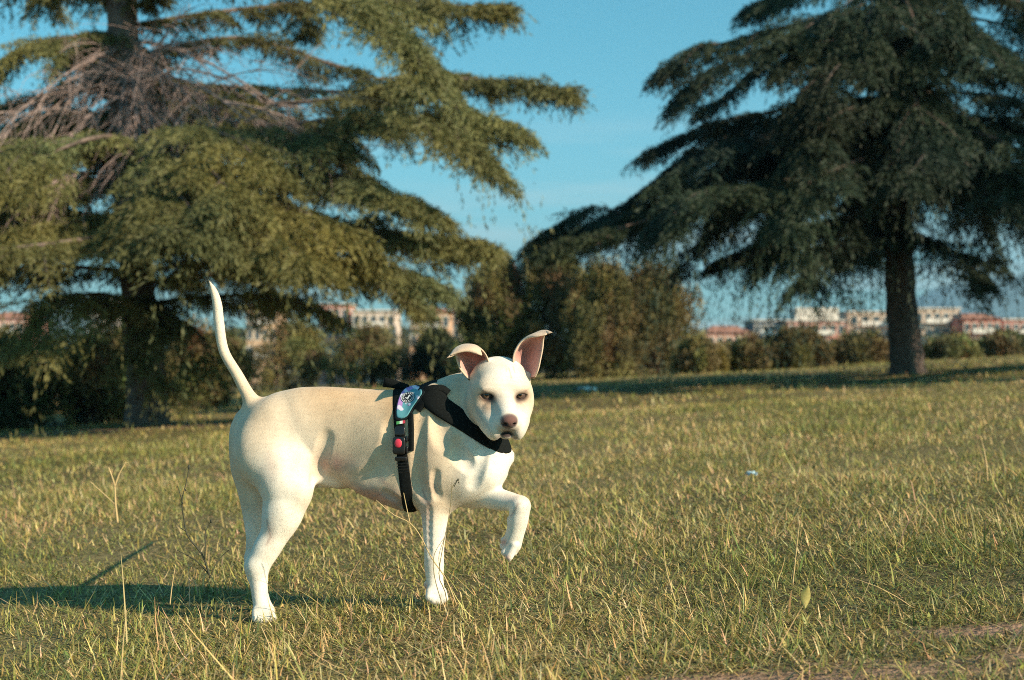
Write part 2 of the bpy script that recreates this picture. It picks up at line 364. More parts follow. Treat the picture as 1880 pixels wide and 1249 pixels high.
# neck
chain([(800, 775, 3.385, 58), (835, 752, 3.37, 56), (868, 738, 3.36, 52), (895, 735, 3.35, 46)], .03, .9)
chain([(810, 742, 3.385, 38), (838, 722, 3.38, 33), (862, 716, 3.37, 30)], .02)
ell(P(852, 712, 3.37), (.026, .045, .026), .008)                      # rolled scruff
chain([(878, 792, 3.34, 42), (898, 822, 3.345, 34)], .03)
NBODY = len(PRIMS)
def near_hit(x, y):
    d = np.array([(x - 940) / FPX, 1, -(y - HORY) / FPX]); d /= np.linalg.norm(d); p = np.array([0, 0, CAMZ]) + d * 2.9
    for _ in range(50): p = p + d * float(np.clip(sdf(p[None], NBODY)[0], -.02, .05)) * .8
    e = 3e-3; g = np.array([sdf((p + np.eye(3)[i] * e)[None], NBODY)[0] - sdf((p - np.eye(3)[i] * e)[None], NBODY)[0] for i in range(3)]); return p, g / (np.linalg.norm(g) + 1e-9)
GRV = []
def groove(pts, depth=.003, r=.012, k=.012):
    q_ = [near_hit(*p) for p in catmull(np.array(pts, float), 3 * len(pts))]; n = len(q_); depth *= .55; c_ = [p + g * (r - depth * math.sin(math.pi * (i + .6) / (n + .2))) for i, (p, g) in enumerate(q_)]
    for a, b in zip(c_[:-1], c_[1:]): GRV.append((a, b, r, k))
# --- head, in its own frame: r = its left-to-right in the picture, u = up, f = out of the nose
HY, HP = R(11), R(17)
Fv = np.array([math.sin(HY) * math.cos(HP), -math.cos(HY) * math.cos(HP), -math.sin(HP)])
Rv = np.array([math.cos(HY), math.sin(HY), 0.0]); Uv = -np.cross(Rv, Fv); Uv = Uv if Uv[2] > 0 else -Uv
HM = np.stack([Rv, Uv, Fv]); HO = P(926, 728, 3.235)
def H(r, u, f): return HO + np.array([r, u, f]) @ HM
def hell(c, r, k=.012, sub=False): ell(H(*c), r, k, HM, sub)
def hcap(a, b, ra, rb, k=.012, sub=False): cap(H(*a), H(*b), ra, rb, k, 1.0, sub)
hell((0, .014, -.070), (.068, .056, .070), .02)          # cranium
hell((0, .008, -.030), (.054, .046, .030), .02)           # forehead
for s in (-1, 1):
    hell((s * .032, .018, -.018), (.024, .014, .016), .022)     # brow
    hell((s * .050, -.020, -.045), (.027, .040, .040), .02)    # zygoma
    hell((s * .046, -.040, -.055), (.026, .036, .042), .02)    # cheek muscle
    hell((s * .0265, -.0625, .032), (.0200, .0300, .031), .009)   # flews
    hell((s * .034, -.054, .012), (.018, .028, .030), .018)
    hell((s * .040, -.050, -.012), (.021, .026, .036), .022)    # jowl
cap(P(912, 682, 3.285), P(898, 664, 3.278), .010, .005, .014); cap(P(902, 694, 3.285), P(872, 697, 3.29), .014, .010, .014)
cap(P(952, 690, 3.295), P(944, 668, 3.28), .010, .0045, .014); cap(P(958, 694, 3.30), P(971, 690, 3.29), .012, .007, .012)
hcap((0, -.016, -.020), (0, -.030, .052), .034, .0235, .016)   # bridge of the muzzle
hell((0, -.043, .048), (.031, .021, .026), .010)
hcap((0, -.066, -.035), (0, -.070, .030), .024, .013, .008); hell((0, -.0775, .040), (.0160, .0095, .0165), .004)    # lower jaw

hell((0, -.034, .071), (.0180, .0150, .014), .004)             # nose leather
for s in (-1, 1):
    hell((s * .0100, -.0385, .084), (.0050, .0042, .009), .002, True)     # nostril
    hell((s * .0165, -.041, .080), (.0060, .0022, .009), .002, True)      # nostril slit
    hell((s * .0395, -.0005, .0), (.0132, .0068, .018), .003, True); hcap((s * .0275, -.0045, .002), (s * .052, .0010, -.006), .0022, .0018, .003, True)        # eye opening
    hcap((s * .001, -.0690, .070), (s * .013, -.0760, .064), .0016, .0016, .003, True); hcap((s * .013, -.0760, .064), (s * .019, -.0870, .052), .0016, .0012, .003, True)  # lip line
hcap((0, -.045, .087), (0, -.066, .074), .0010, .0014, .0025, True)         # philtrum
hell((0, -.0740, .066), (.0090, .0020, .008), .003, True)                   # mouth opening
def sdf(p, upto=None):
    p = np.asarray(p, float); D = np.full(p.shape[:-1], .2)
    for fn, k, lo, hi, sub in PRIMS[:upto]:
        m = np.all((p > lo) & (p < hi), axis=-1)
        if not m.any(): continue
        d = fn(p[m]); D[m] = comb(D[m], d, k, sub)
    return D
def comb(a, b, k, sub):
    if sub:
        b = -b; h = np.clip(.5 - .5 * (b - a) / k, 0, 1)
        return b * h + a * (1 - h) + k * h * (1 - h) if False else np.maximum(a, b) + np.maximum(k - np.abs(a - b), 0) ** 2 / (4 * k)
    return np.minimum(a, b) - np.maximum(k - np.abs(a - b), 0) ** 2 / (4 * k)
def surface(lo, hi, h, keep=None):
    """naive surface nets of the field on a grid"""
    ax = [np.arange(lo[i], hi[i], h) for i in range(3)]; n = [len(a) for a in ax]
    D = np.full(n, .2, dtype=np.float32)
    for fn, k, l, u, sub in PRIMS:
        sl_ = []
        for i in range(3):
            a = max(0, int(math.ceil((l[i] - lo[i]) / h))); b = min(n[i], int((u[i] - lo[i]) / h) + 1); sl_.append(slice(a, b))
        if any(s.stop <= s.start for s in sl_): continue
        g = np.stack(np.meshgrid(*[ax[i][sl_[i]] for i in range(3)], indexing='ij'), -1)
        D[tuple(sl_)] = comb(D[tuple(sl_)], fn(g).astype(np.float32), k, sub)
    S = D < 0
    cs = sum(S[a:n[0] - 1 + a, b:n[1] - 1 + b, c:n[2] - 1 + c].astype(np.int8) for a in (0, 1) for b in (0, 1) for c in (0, 1))
    act = (cs > 0) & (cs < 8); I = np.argwhere(act); idx = -np.ones(act.shape, dtype=np.int64); idx[act] = np.arange(len(I))
    acc = np.zeros((len(I), 3)); cnt = np.zeros(len(I))
    cor = [(a, b, c) for a in (0, 1) for b in (0, 1) for c in (0, 1)]
    for p_ in cor:
        for ax_ in range(3):
            if p_[ax_]: continue
            q_ = list(p_); q_[ax_] = 1
            d0 = D[tuple((I + p_).T)]; d1 = D[tuple((I + q_).T)]; m = (d0 < 0) != (d1 < 0)
            t = d0[m] / (d0[m] - d1[m]); v = np.tile(np.array(p_, float), (m.sum(), 1)); v[:, ax_] = t
            acc[m] += v; cnt[m] += 1
    V = (I + acc / cnt[:, None]) * h + np.array(lo)
    Fs = []
    for ax_ in range(3):
        s0 = [slice(1, None)] * 3; s0[ax_] = slice(0, -1); s1 = [slice(1, None)] * 3; s1[ax_] = slice(1, None)
        A_, B_ = S[tuple(s0)], S[tuple(s1)]
        e = np.argwhere(A_ != B_); inside = A_[tuple(e.T)]
        e = e + 1; e[:, ax_] -= 1
        ok = np.all(e < np.array(act.shape), axis=1); e = e[ok]; inside = inside[ok]
        b1, b2 = (ax_ + 1) % 3, (ax_ + 2) % 3
        def cid(d1, d2):
            c = e.copy(); c[:, b1] -= d1; c[:, b2] -= d2; return idx[tuple(c.T)]
        q = np.stack([cid(1, 1), cid(0, 1), cid(0, 0), cid(1, 0)], -1)
        q[~inside] = q[~inside][:, ::-1]; Fs.append(q)
    F = np.vstack(Fs); F = F[(F >= 0).all(1)]
    if keep is not None:
        F = F[keep(V[F].mean(1))]
        u, inv = np.unique(F, return_inverse=True); V = V[u]; F = inv.reshape(F.shape)
    return V, F
def sgrad(V):
    e = 8e-4; G = np.stack([sdf(V + np.eye(3)[i] * e) - sdf(V - np.eye(3)[i] * e) for i in range(3)], -1)
    return G / (np.linalg.norm(G, axis=1)[:, None] + 1e-9)
def in_head(c, m=0.0):
    q = (c - HO) @ HM.T
    return (q[:, 2] > -.125 + m) & (c[:, 0] > P(853, 0, 3.3)[0] + m) & (c[:, 2] > P(0, 835, 3.3)[2] + m)
groove([(600, 800), (592, 830), (584, 858), (574, 886)], .006, .014, .014)
groove([(778, 745), (770, 790), (768, 840), (772, 885), (780, 915)], .005, .013, .016)
groove([(836, 815), (846, 838), (868, 858)], .003, .014, .018); groove([(800, 868), (798, 890), (803, 912)], .004, .008, .010)
groove([(789, 932), (788, 970), (789, 1020)], .003, .006, .006); groove([(655, 885), (695, 862), (716, 820), (722, 780)], .0025, .022, .02)
groove([(886, 815), (882, 850), (868, 890)], .003, .012, .014)
groove([(810, 735), (806, 770), (812, 810)], .003, .018, .02); groove([(706, 905), (728, 918), (740, 930)], .002, .010, .01)
for s in (-1, 1):
    cap(H(s * .036, -.026, .006), H(s * .030, -.046, .034), .0075, .0065, .010)
    ell(H(s * .035, .016, -.004), (.016, .006, .006), .009, HM)
for g_ in GRV: cap(g_[0], g_[1], g_[2], g_[2], g_[3], 1.0, True)
hlo, hhi = P(845, 850, 3.30), P(1000, 640, 3.30)
BODY_H, HEAD_H = (.0026, .0015)
Vb, Fb = surface((-.76, 3.16, -.10), (.10, 3.62, .80), BODY_H, keep=lambda c: ~in_head(c, .004))
Vh, Fh = surface((hlo[0] - .01, 3.10, hlo[2]), (hhi[0] + .01, 3.46, hhi[2] + .02), HEAD_H, keep=in_head)
# --- ears: folded shells joined to the same mesh
def shell(rows, thick, n=34, m=26, cup=None):
    """rows of control points (each a list of 3D points across); closed thin shell"""
    Rr = np.array(rows, float)                                    # (a, b, 3)
    A_ = np.stack([catmull(Rr[:, j], n) for j in range(Rr.shape[1])], 1)
    G = np.stack([catmull(A_[i], m) for i in range(n)], 0)        # (n, m, 3)
    du = np.gradient(G, axis=0); dv = np.gradient(G, axis=1); Nn = np.cross(du, dv); Nn /= np.linalg.norm(Nn, axis=-1)[..., None] + 1e-9
    s = np.linspace(0, 1, n)[:, None]; t = np.linspace(0, 1, m)[None]
    th = thick * (np.minimum(1, .35 + 4 * np.minimum(t, 1 - t))) * (np.minimum(1, .3 + 5 * (1 - s)))
    top, bot = G + Nn * th[..., None] / 2, G - Nn * th[..., None] / 2
    V = np.vstack([top.reshape(-1, 3), bot.reshape(-1, 3)]); F = []; o = n * m
    for i in range(n - 1):
        for j in range(m - 1):
            a = i * m + j; F.append([a, a + 1, a + m + 1, a + m]); F.append([o + a, o + a + m, o + a + m + 1, o + a + 1])
    for i in range(n - 1):
        for j in (0, m - 1):
            a = i * m + j; q = [a, a + m, o + a + m, o + a]; F.append(q if j == 0 else q[::-1])
    for j in range(m - 1):
        a = (n - 1) * m + j; F.append([a, a + 1, o + a + 1, o + a])
    return V, np.array(F), G
earR = [[P(946, 690, 3.275), P(953, 693, 3.285), P(964, 694, 3.30), P(975, 695, 3.285), P(983, 692, 3.262)],
        [P(942.5, 672, 3.27), P(950, 670, 3.295), P(964, 673, 3.315), P(982, 680, 3.285), P(988.5, 678, 3.255)],
        [P(942.5, 655, 3.268), P(949, 650, 3.295), P(966, 652, 3.318), P(986, 660, 3.29), P(993, 658, 3.262)],
        [P(948, 641, 3.268), P(954, 636, 3.29), P(970, 636, 3.31), P(988, 642, 3.29), P(996.5, 640, 3.27)],
        [P(957, 628.5, 3.268), P(963, 624.5, 3.28), P(978, 623, 3.295), P(991, 627, 3.285), P(998, 625, 3.272)],
        [P(969, 620.5, 3.262), P(975, 617, 3.27), P(985, 614, 3.28), P(995, 614, 3.275), P(1000, 616, 3.262)],
        [P(984, 618.5, 3.248), P(988, 614, 3.262), P(994, 609.5, 3.268), P(1003, 609, 3.262), P(1006, 613, 3.248)],
        [P(1003, 615, 3.245), P(1004, 613, 3.25), P(1007, 610.5, 3.252), P(1011, 609.5, 3.25), P(1014, 610.5, 3.245)]]
earL = [[P(860, 696, 3.275), P(868, 700, 3.285), P(880, 697, 3.295), P(893, 692, 3.295), P(901, 686, 3.268)],
        [P(846, 680, 3.27), P(856, 682, 3.305), P(872, 680, 3.325), P(889, 674, 3.305), P(899, 670, 3.265)],
        [P(839.5, 665, 3.268), P(851, 664, 3.305), P(868, 660, 3.325), P(886, 656, 3.305), P(894, 655, 3.265)],
        [P(836.5, 652, 3.268), P(848, 648, 3.30), P(864, 642, 3.31), P(880, 643, 3.29), P(888, 646, 3.262)],
        [P(831, 647, 3.262), P(841, 639.5, 3.28), P(854, 634.5, 3.285), P(869, 635, 3.275), P(881, 640, 3.255)],
        [P(828, 650, 3.245), P(838, 642, 3.252), P(851, 637.5, 3.252), P(868, 638, 3.248), P(883, 645, 3.242)],
        [P(823, 656, 3.235), P(835, 649, 3.236), P(848, 644, 3.235), P(864, 643.5, 3.235), P(884, 653, 3.238)],
        [P(819.5, 658, 3.234), P(830, 652.5, 3.234), P(842, 648, 3.234), P(856, 646, 3.234), P(866, 646, 3.235)]]
VeR, FeR, GR = shell(earR, .0075); VeL, FeL, GL = shell(earL, .0075)
tragus = MB()
V_all = [Vb, Vh]; F_all = [Fb, Fh + len(Vb)]; nb = len(Vb) + len(Vh)
Nb = sgrad(np.vstack([Vb, Vh]))
V_all += [VeR, VeL]; F_all += [FeR + nb, FeL + nb + len(VeR)]
V = np.vstack(V_all); F = np.vstack(F_all)
# --- coat colours (pigment, plus shade painted at belly, creases and ear canals)
def g3(c, r): return np.exp(-(((V - c) / r) ** 2).sum(1))
def mixc(C, c, w): w = np.clip(w, 0, 1)[:, None]; return C * (1 - w) + np.array(c) * w
q = (V - HO) @ HM.T; hd = np.exp(-np.maximum(0, -q[:, 2] - .12) ** 2 / .001)
px = V[:, 0] / V[:, 1] * FPX + 940; py = HORY - (V[:, 2] - CAMZ) / V[:, 1] * FPX
nz = fnoise(V, 40, 1); nz2 = fnoise(V, 140, 2); nz3 = fnoise(V, 500, 3)
C = np.tile(np.array([.63, .495, .35]), (len(V), 1))
wht = np.exp(-((px - 520) / 62) ** 2 - ((py - 880) / 110) ** 2) * 1.2 + np.clip((py - 925) / 45, 0, 1) + np.exp(-((px - 885) / 50) ** 2 - ((py - 860) / 60) ** 2) + np.where((q[:, 2] > -.13) & (px > 845), np.exp(-((q[:, 0]) / .05) ** 4) * .80 + .30, 0) + np.exp(-((px - 600) / 30) ** 2 - ((py - 888) / 12) ** 2) + np.exp(-((px - 400) / 50) ** 2 - ((py - 600) / 120) ** 2) * .6
C = mixc(C, (.76, .695, .60), wht * (.9 + .2 * nz))
tanw = np.exp(-((px - 650) / 120) ** 2) * np.clip((800 - py) / 90, 0, 1) * 1.0 + np.exp(-((px - 735) / 30) ** 2) * np.clip((930 - py) / 160, 0, 1) * .55 + np.exp(-((px - 480) / 26) ** 2 - ((py - 780) / 50) ** 2) * .35
C = mixc(C, (.57, .36, .19), tanw * (.8 + .25 * nz))
C = mixc(C, (.60, .40, .28), (np.exp(-((px - 780) / 18) ** 2 - ((py - 850) / 60) ** 2) * .3))
C = mixc(C, (.27, .165, .14), np.exp(-((px - 700) / 60) ** 4 - ((py - (884 + (px - 620) * .40)) / 13) ** 2) * .75 * (1 + .3 * nz2))  # belly band: pinkish dark fur with underside shade painted in
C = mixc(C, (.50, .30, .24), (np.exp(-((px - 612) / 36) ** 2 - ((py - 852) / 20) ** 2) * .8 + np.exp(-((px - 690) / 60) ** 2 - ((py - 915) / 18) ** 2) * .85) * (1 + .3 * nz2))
C = mixc(C, (.60, .40, .32), np.exp(-((px - 500) / 14) ** 2 - ((py - 850) / 30) ** 2) * .35 + np.exp(-((px - 495) / 9) ** 2 - ((py - 985) / 30) ** 2) * .35)
C = mixc(C, (.62, .40, .33), np.exp(-((px - 783) / 10) ** 2 - ((py - 930) / 40) ** 2) * .4 + np.exp(-((px - 940) / 22) ** 2 - ((py - 912) / 14) ** 2) * .3)
# pads
C = mixc(C, (.50, .24, .20), np.exp(-((px - 925) / 7) ** 2 - ((py - 996) / 7) ** 2) * .8 + np.exp(-((px - 931) / 6) ** 2 - ((py - 1024) / 7) ** 2) * .7 + np.exp(-((px - 782) / 4) ** 2 - ((py - 1076) / 6) ** 2) * .7)
hm = (q[:, 2] > -.13) & (np.arange(len(V)) < nb)
def hw(c, r):
    c = (c[0], c[1], c[2]); r = (r[0], r[1], max(r[2], .045)); return np.where(hm, np.exp(-(((q - np.array(c)) / np.array(r)) ** 2).sum(1)), 0)
for s in (-1, 1):
    C = mixc(C, (.36, .21, .125), hw((s * .039, -.001, .0), (.029, .020, .03)) * .85)          # tan round the eye
    C = mixc(C, (.40, .24, .14), hw((s * .040, -.022, .0), (.014, .014, .03)) * (.75 if s < 0 else .20))
    C = mixc(C, (.055, .032, .028), np.clip(hw((s * .0385, -.0012, .0), (.0225, .0150, .03)) * 2.2 - .70, 0, 1))      # lid rims
    C = mixc(C, (.55, .38, .26), hw((s * .040, .035, -.01), (.022, .016, .03)) * .30)
    C = mixc(C, (.40, .24, .19), hw((s * .048, .013, .0), (.004, .003, .03)) * .8)
C = mixc(C, (.55, .38, .28), hw((-.062, -.055, -.03), (.020, .030, .05)) * .35)
C = mixc(C, (.17, .115, .105), hw((0, -.060, .080), (.025, .017, .03)) * 1.0)                        # pinkish grey muzzle skin
C = mixc(C, (.035, .022, .022), np.clip(hw((0, -.0735, .060), (.021, .0075, .03)) * 1.6 - .2, 0, 1)); C = mixc(C, (.50, .42, .36), hw((0, -.084, .046), (.014, .005, .03)) * .7)                      # lips
C = mixc(C, (.12, .08, .07), (hw((-.020, -.082, .055), (.006, .007, .02)) + hw((.020, -.082, .055), (.006, .007, .02))) * .8)
nose = np.where(hm & (q[:, 2] > .062), 1 / (1 + np.exp((np.sqrt((q[:, 0] / .0192) ** 2 + ((q[:, 1] + .034) / .0170) ** 2) - 1) * 18)), 0)
C = mixc(C, (.14, .068, .058), nose); C = mixc(C, (.07, .035, .033), nose * np.clip(-(q[:, 1] + .037) / .007, 0, 1) * .65)
C = mixc(C, (.09, .05, .05), nose * np.clip(np.sqrt((q[:, 0] / .0192) ** 2 + ((q[:, 1] + .034) / .0170) ** 2) * 3 - 2, 0, 1) * .7)
for s in (-1, 1): C = mixc(C, (.03, .015, .015), nose * hw((s * .0105, -.0392, .08), (.0062, .0050, .03)) * 1.5)
C = mixc(C, (.05, .03, .03), nose * hw((0, -.046, .085), (.0011, .010, .03)) * .9)
# ears: pink inside, canal shadow painted in dark
def ear_cols(lo, G, dark):
    n, m = G.shape[:2]; s = np.repeat(np.linspace(0, 1, n), m); t = np.tile(np.linspace(0, 1, m), n)
    c = np.tile(np.array([.58, .31, .27]), (n * m, 1)); w = np.clip(np.minimum(t, 1 - t) * 9, 0, 1)
    w = w * np.clip((dark[1] - s) * 9, 0, 1)
    base = np.tile(np.array([.60, .44, .32]), (n * m, 1))
    c = base * (1 - w[:, None]) + c * w[:, None]
    d = np.exp(-((s - dark[2]) / dark[3]) ** 2 - ((t - dark[0]) / dark[4]) ** 2)
    st = .5 + .5 * np.sin(t * 90 + 3 * np.sin(s * 14)); d = np.clip(d * 1.3, 0, 1) * (.5 + .5 * st)
    c = c * (1 - d[:, None] * .8) + np.array([.10, .045, .045]) * d[:, None] * .8
    return c, base
for (o0, G, dk) in ((nb, GR, (.42, .80, .36, .20, .26)), (nb + len(VeR), GL, (.80, .58, .42, .26, .16))):
    ci, co = ear_cols(o0, G, dk); nn = len(ci)
    # which side faces the camera?
    a = V[o0:o0 + nn].mean(0); b_ = V[o0 + nn:o0 + 2 * nn].mean(0)
    if a[1] < b_[1]: C[o0:o0 + nn], C[o0 + nn:o0 + 2 * nn] = ci, co
    else: C[o0:o0 + nn], C[o0 + nn:o0 + 2 * nn] = co, ci
nst = fnoise(V * [60, 60, 420], 1.0, 9) * .6 + fnoise(V * [200, 200, 900], 1.0, 10) * .4
C *= (1 + .05 * nz2 + .03 * nz3 + .035 * nst)[:, None]
def line(pts, w, c, a):  # crease and fold shade drawn into the coat as thin dark lines
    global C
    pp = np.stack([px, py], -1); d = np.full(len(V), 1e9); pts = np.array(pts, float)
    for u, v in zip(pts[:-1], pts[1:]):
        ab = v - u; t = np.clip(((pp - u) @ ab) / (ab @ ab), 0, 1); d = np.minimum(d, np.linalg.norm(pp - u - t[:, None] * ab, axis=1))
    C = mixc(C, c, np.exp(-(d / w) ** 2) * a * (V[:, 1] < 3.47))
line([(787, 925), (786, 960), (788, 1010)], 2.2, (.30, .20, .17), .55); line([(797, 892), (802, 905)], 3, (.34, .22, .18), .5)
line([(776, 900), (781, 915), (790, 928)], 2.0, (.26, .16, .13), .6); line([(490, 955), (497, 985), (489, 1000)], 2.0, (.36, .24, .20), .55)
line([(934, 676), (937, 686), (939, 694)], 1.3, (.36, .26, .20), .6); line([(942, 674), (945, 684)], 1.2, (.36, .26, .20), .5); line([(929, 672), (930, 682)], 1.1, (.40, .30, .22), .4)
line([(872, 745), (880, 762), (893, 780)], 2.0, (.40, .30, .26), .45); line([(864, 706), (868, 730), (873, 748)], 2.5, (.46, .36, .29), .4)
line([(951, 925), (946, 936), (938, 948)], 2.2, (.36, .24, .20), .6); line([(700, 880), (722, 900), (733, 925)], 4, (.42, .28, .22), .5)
m_coat = mat("dog_coat", attr=True, rough=.75, spec=.25, sheen=.15, noise=(260, .93, 1.05), bump=(380, .4, .0016))
dog = empty("dog", (P(640, 0, DY)[0], DY, -.01), "white dog with faint tan tinges and a harness, one forepaw raised, tail up", "dog")
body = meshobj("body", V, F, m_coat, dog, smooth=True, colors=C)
me = body.data
nrm = np.zeros((len(V), 3), dtype=np.float32); me.vertices.foreach_get  # ears keep their computed normals
vn = np.array([v.normal[:] for v in me.vertices]); vn[:nb] = Nb
me.normals_split_custom_set_from_vertices([tuple(v) for v in vn])
# short lying hairs of the coat
rh = np.random.default_rng(4); NH = 130000; vi = rh.integers(0, nb, NH); hp = V[vi]; hn = Nb[vi]; hc = C[vi]
hq = (hp - HO) @ HM.T; okh = (V[vi, 1] < 3.62) & ~((hq[:, 2] > .02) & (hq[:, 1] < -.045) & (np.abs(hq[:, 0]) < .024)) & ~((hq[:, 2] > .050) & (np.abs(hq[:, 0]) < .030)) & ~((np.abs(np.abs(hq[:, 0]) - .0385) < .022) & (np.abs(hq[:, 1]) < .012) & (hq[:, 2] > -.05))
hp, hn, hc, vi = hp[okh], hn[okh], hc[okh], vi[okh]; hq = hq[okh]; NH = len(hp)
flow = np.tile(np.array([-.75, .1, -.65]), (NH, 1)); isH = (hq[:, 2] > -.13) & (hp[:, 0] > P(850, 0, 3.3)[0]) & (hq[:, 1] > -.12)
flow[isH] = np.where(hq[isH, 1:2] > -.02, Uv * .9 - Fv * .5, -Uv * .8 + Rv * np.sign(hq[isH, 0:1]) * .7 - Fv * .4); flow[hp[:, 2] < P(0, 925, 3.35)[2]] = (-.1, 0, -1)
tl_ = hp[:, 0] < P(462, 0, 3.45)[0]; flow[tl_ & (hp[:, 2] > P(0, 745, 3.45)[2])] = (-.25, 0, 1)
flow = flow + rh.normal(0, .28, (NH, 3)); flow -= hn * (flow * hn).sum(1)[:, None]; flow /= np.linalg.norm(flow, axis=1)[:, None] + 1e-9
hd_ = flow + hn * rh.uniform(.06, .26, (NH, 1)); hl_ = rh.uniform(.0035, .0068, NH) * np.where(isH, .6, 1); sdh = np.cross(hd_, hn); sdh /= np.linalg.norm(sdh, axis=1)[:, None] + 1e-9
hb0 = hp - hn * .0004; wv = .00032
Vhh = np.stack([hb0 - sdh * wv, hb0 + sdh * wv, hb0 + hd_ * hl_[:, None]], 1).reshape(-1, 3); Chh = np.repeat(np.clip(hc * rh.uniform(.90, 1.12, (NH, 1)), 0, .9), 3, 0)
m_hair = mat("coat_hair", attr=True, rough=.7, spec=.25)
fur = meshobj("coat_hair", Vhh, np.arange(NH * 3).reshape(-1, 3), m_hair, body, smooth=True, colors=Chh)
nh_ = hn + rh.normal(0, .16, (NH, 3)); nh_ /= np.linalg.norm(nh_, axis=1)[:, None]; fur.data.normals_split_custom_set_from_vertices([tuple(v) for v in np.repeat(nh_, 3, 0)])
# eyes
m_eye = bpy.data.materials.new("dog_eye"); m_eye.use_nodes = True
b_ = m_eye.node_tree.nodes['Principled BSDF']; b_.inputs['Roughness'].default_value = .06
a_ = m_eye.node_tree.nodes.new('ShaderNodeAttribute'); a_.attribute_name = 'col'; m_eye.node_tree.links.new(a_.outputs[0], b_.inputs[0])
def sphere(c, r, nu=32, nv=24):
    u = np.linspace(0, 2 * np.pi, nu, endpoint=False); v = np.linspace(0, np.pi, nv)
    X = np.stack([np.sin(v)[:, None] * np.cos(u), np.sin(v)[:, None] * np.sin(u), np.cos(v)[:, None] + 0 * u], -1).reshape(-1, 3)
    i = np.arange(nv - 1)[:, None]; j = np.arange(nu)[None]
    F = np.stack([i * nu + j, (i + 1) * nu + j, (i + 1) * nu + (j + 1) % nu, i * nu + (j + 1) % nu], -1).reshape(-1, 4)
    return X * np.array(r) + np.array(c), F, X
EYEF = {}
for s in (-1, 1):      # set each eyeball just under the lids
    for ff in np.arange(.02, -.03, -.0005):
        if sdf(H(s * .0388, .0085, ff)[None])[0] < 0: break
    EYEF[s] = ff - .0150
for s in (-1, 1):
    c = H(s * .0388, -.0008, EYEF[s]); Ve, Fe, X = sphere(c, .0125, 48, 40)
    look = np.array([0, 0, .6]) - c; look = -c + np.array([0.0, 0.0, .60]); look /= np.linalg.norm(look)
    ang = np.arccos(np.clip(X @ look, -1, 1))
    Ce = np.tile(np.array([.09, .06, .055]), (len(Ve), 1)); w = np.clip((.56 - ang) / .08, 0, 1)[:, None]; Ce = Ce * (1 - w) + np.array([.15, .085, .05]) * w
    w = np.clip((.36 - ang) / .06, 0, 1)[:, None]; Ce = Ce * (1 - w) + np.array([.004, .004, .004]) * w
    meshobj("eye", Ve, Fe, m_eye, dog, smooth=True, colors=Ce)
# ================================================================== harness, laid over the dog's coat
def hit(px, py, upto=None, y0=2.9):
    px = np.asarray(px, float); py = np.asarray(py, float)
    d = np.stack([(px - 940) / FPX, np.ones_like(px), -(py - HORY) / FPX], -1); d /= np.linalg.norm(d, axis=-1)[..., None]
    p = np.array([0, 0, CAMZ]) + d * y0
    for _ in range(60):
        s = sdf(p, NBODY); p = p + d * np.clip(s, -.02, .05)[..., None] * .8
    return p
def bgrad(p):
    e = 3e-3; G = np.stack([sdf(p + np.eye(3)[i] * e, NBODY) - sdf(p - np.eye(3)[i] * e, NBODY) for i in range(3)], -1)
    return G / (np.linalg.norm(G, axis=-1)[..., None] + 1e-9)
def gridF(n, m, wrap=False):
    i = np.arange(n - 1)[:, None]; j = np.arange(m if wrap else m - 1)[None]
    return np.stack([i * m + j, i * m + (j + 1) % m, (i + 1) * m + (j + 1) % m, (i + 1) * m + j], -1).reshape(-1, 4)
def patch(poly, h, lift=.0, nr=16, na=120, edge=.12, relax=True):
    """rounded pad over a near-side outline given in photo px"""
    poly = np.array(poly, float); c = poly.mean(0); poly = np.vstack([poly, poly[:1]])
    seg = np.r_[0, np.cumsum(np.linalg.norm(np.diff(poly, axis=0), axis=1))]; t = np.linspace(0, seg[-1], na, endpoint=False)
    B = np.stack([np.interp(t, seg, poly[:, 0]), np.interp(t, seg, poly[:, 1])], -1)
    rr = np.r_[np.linspace(0.001, 1 - edge, nr), 1 - edge * .6, 1 - edge * .25, 1.0, 1.0]
    hh = np.r_[np.full(nr, h), h * .97, h * .8, h * .4, -.003] + lift
    Q = c + (B[None] - c) * rr[:, None, None]
    Pt = hit(Q[..., 0], Q[..., 1]); Nn = bgrad(Pt); Pt = Pt + Nn * hh[:, None, None]
    return Pt.reshape(-1, 3), gridF(len(rr), na, True), Q.reshape(-1, 2)
def ribbon(line, width, h, lift=0, n=50, m=12):
    L = catmull(np.array(line, float), n); T = np.gradient(L, axis=0); T /= np.linalg.norm(T, axis=1)[:, None]
    W = np.interp(np.linspace(0, 1, n), np.linspace(0, 1, len(width)), width) / 2
    u = np.linspace(-1, 1, m); Q = L[:, None] + np.stack([-T[:, 1], T[:, 0]], -1)[:, None] * (u[None, :, None] * W[:, None, None])
    u2 = np.r_[-1, u, 1]; Q = np.concatenate([Q[:, :1], Q, Q[:, -1:]], 1)
    Pt = hit(Q[..., 0], Q[..., 1]); Nn = bgrad(Pt); hh = np.r_[-.003, h * (1 - .75 * np.abs(u) ** 6), -.003] + lift
    Pt = Pt + Nn * hh[None, :, None]
    return Pt.reshape(-1, 3), gridF(n, m + 2)
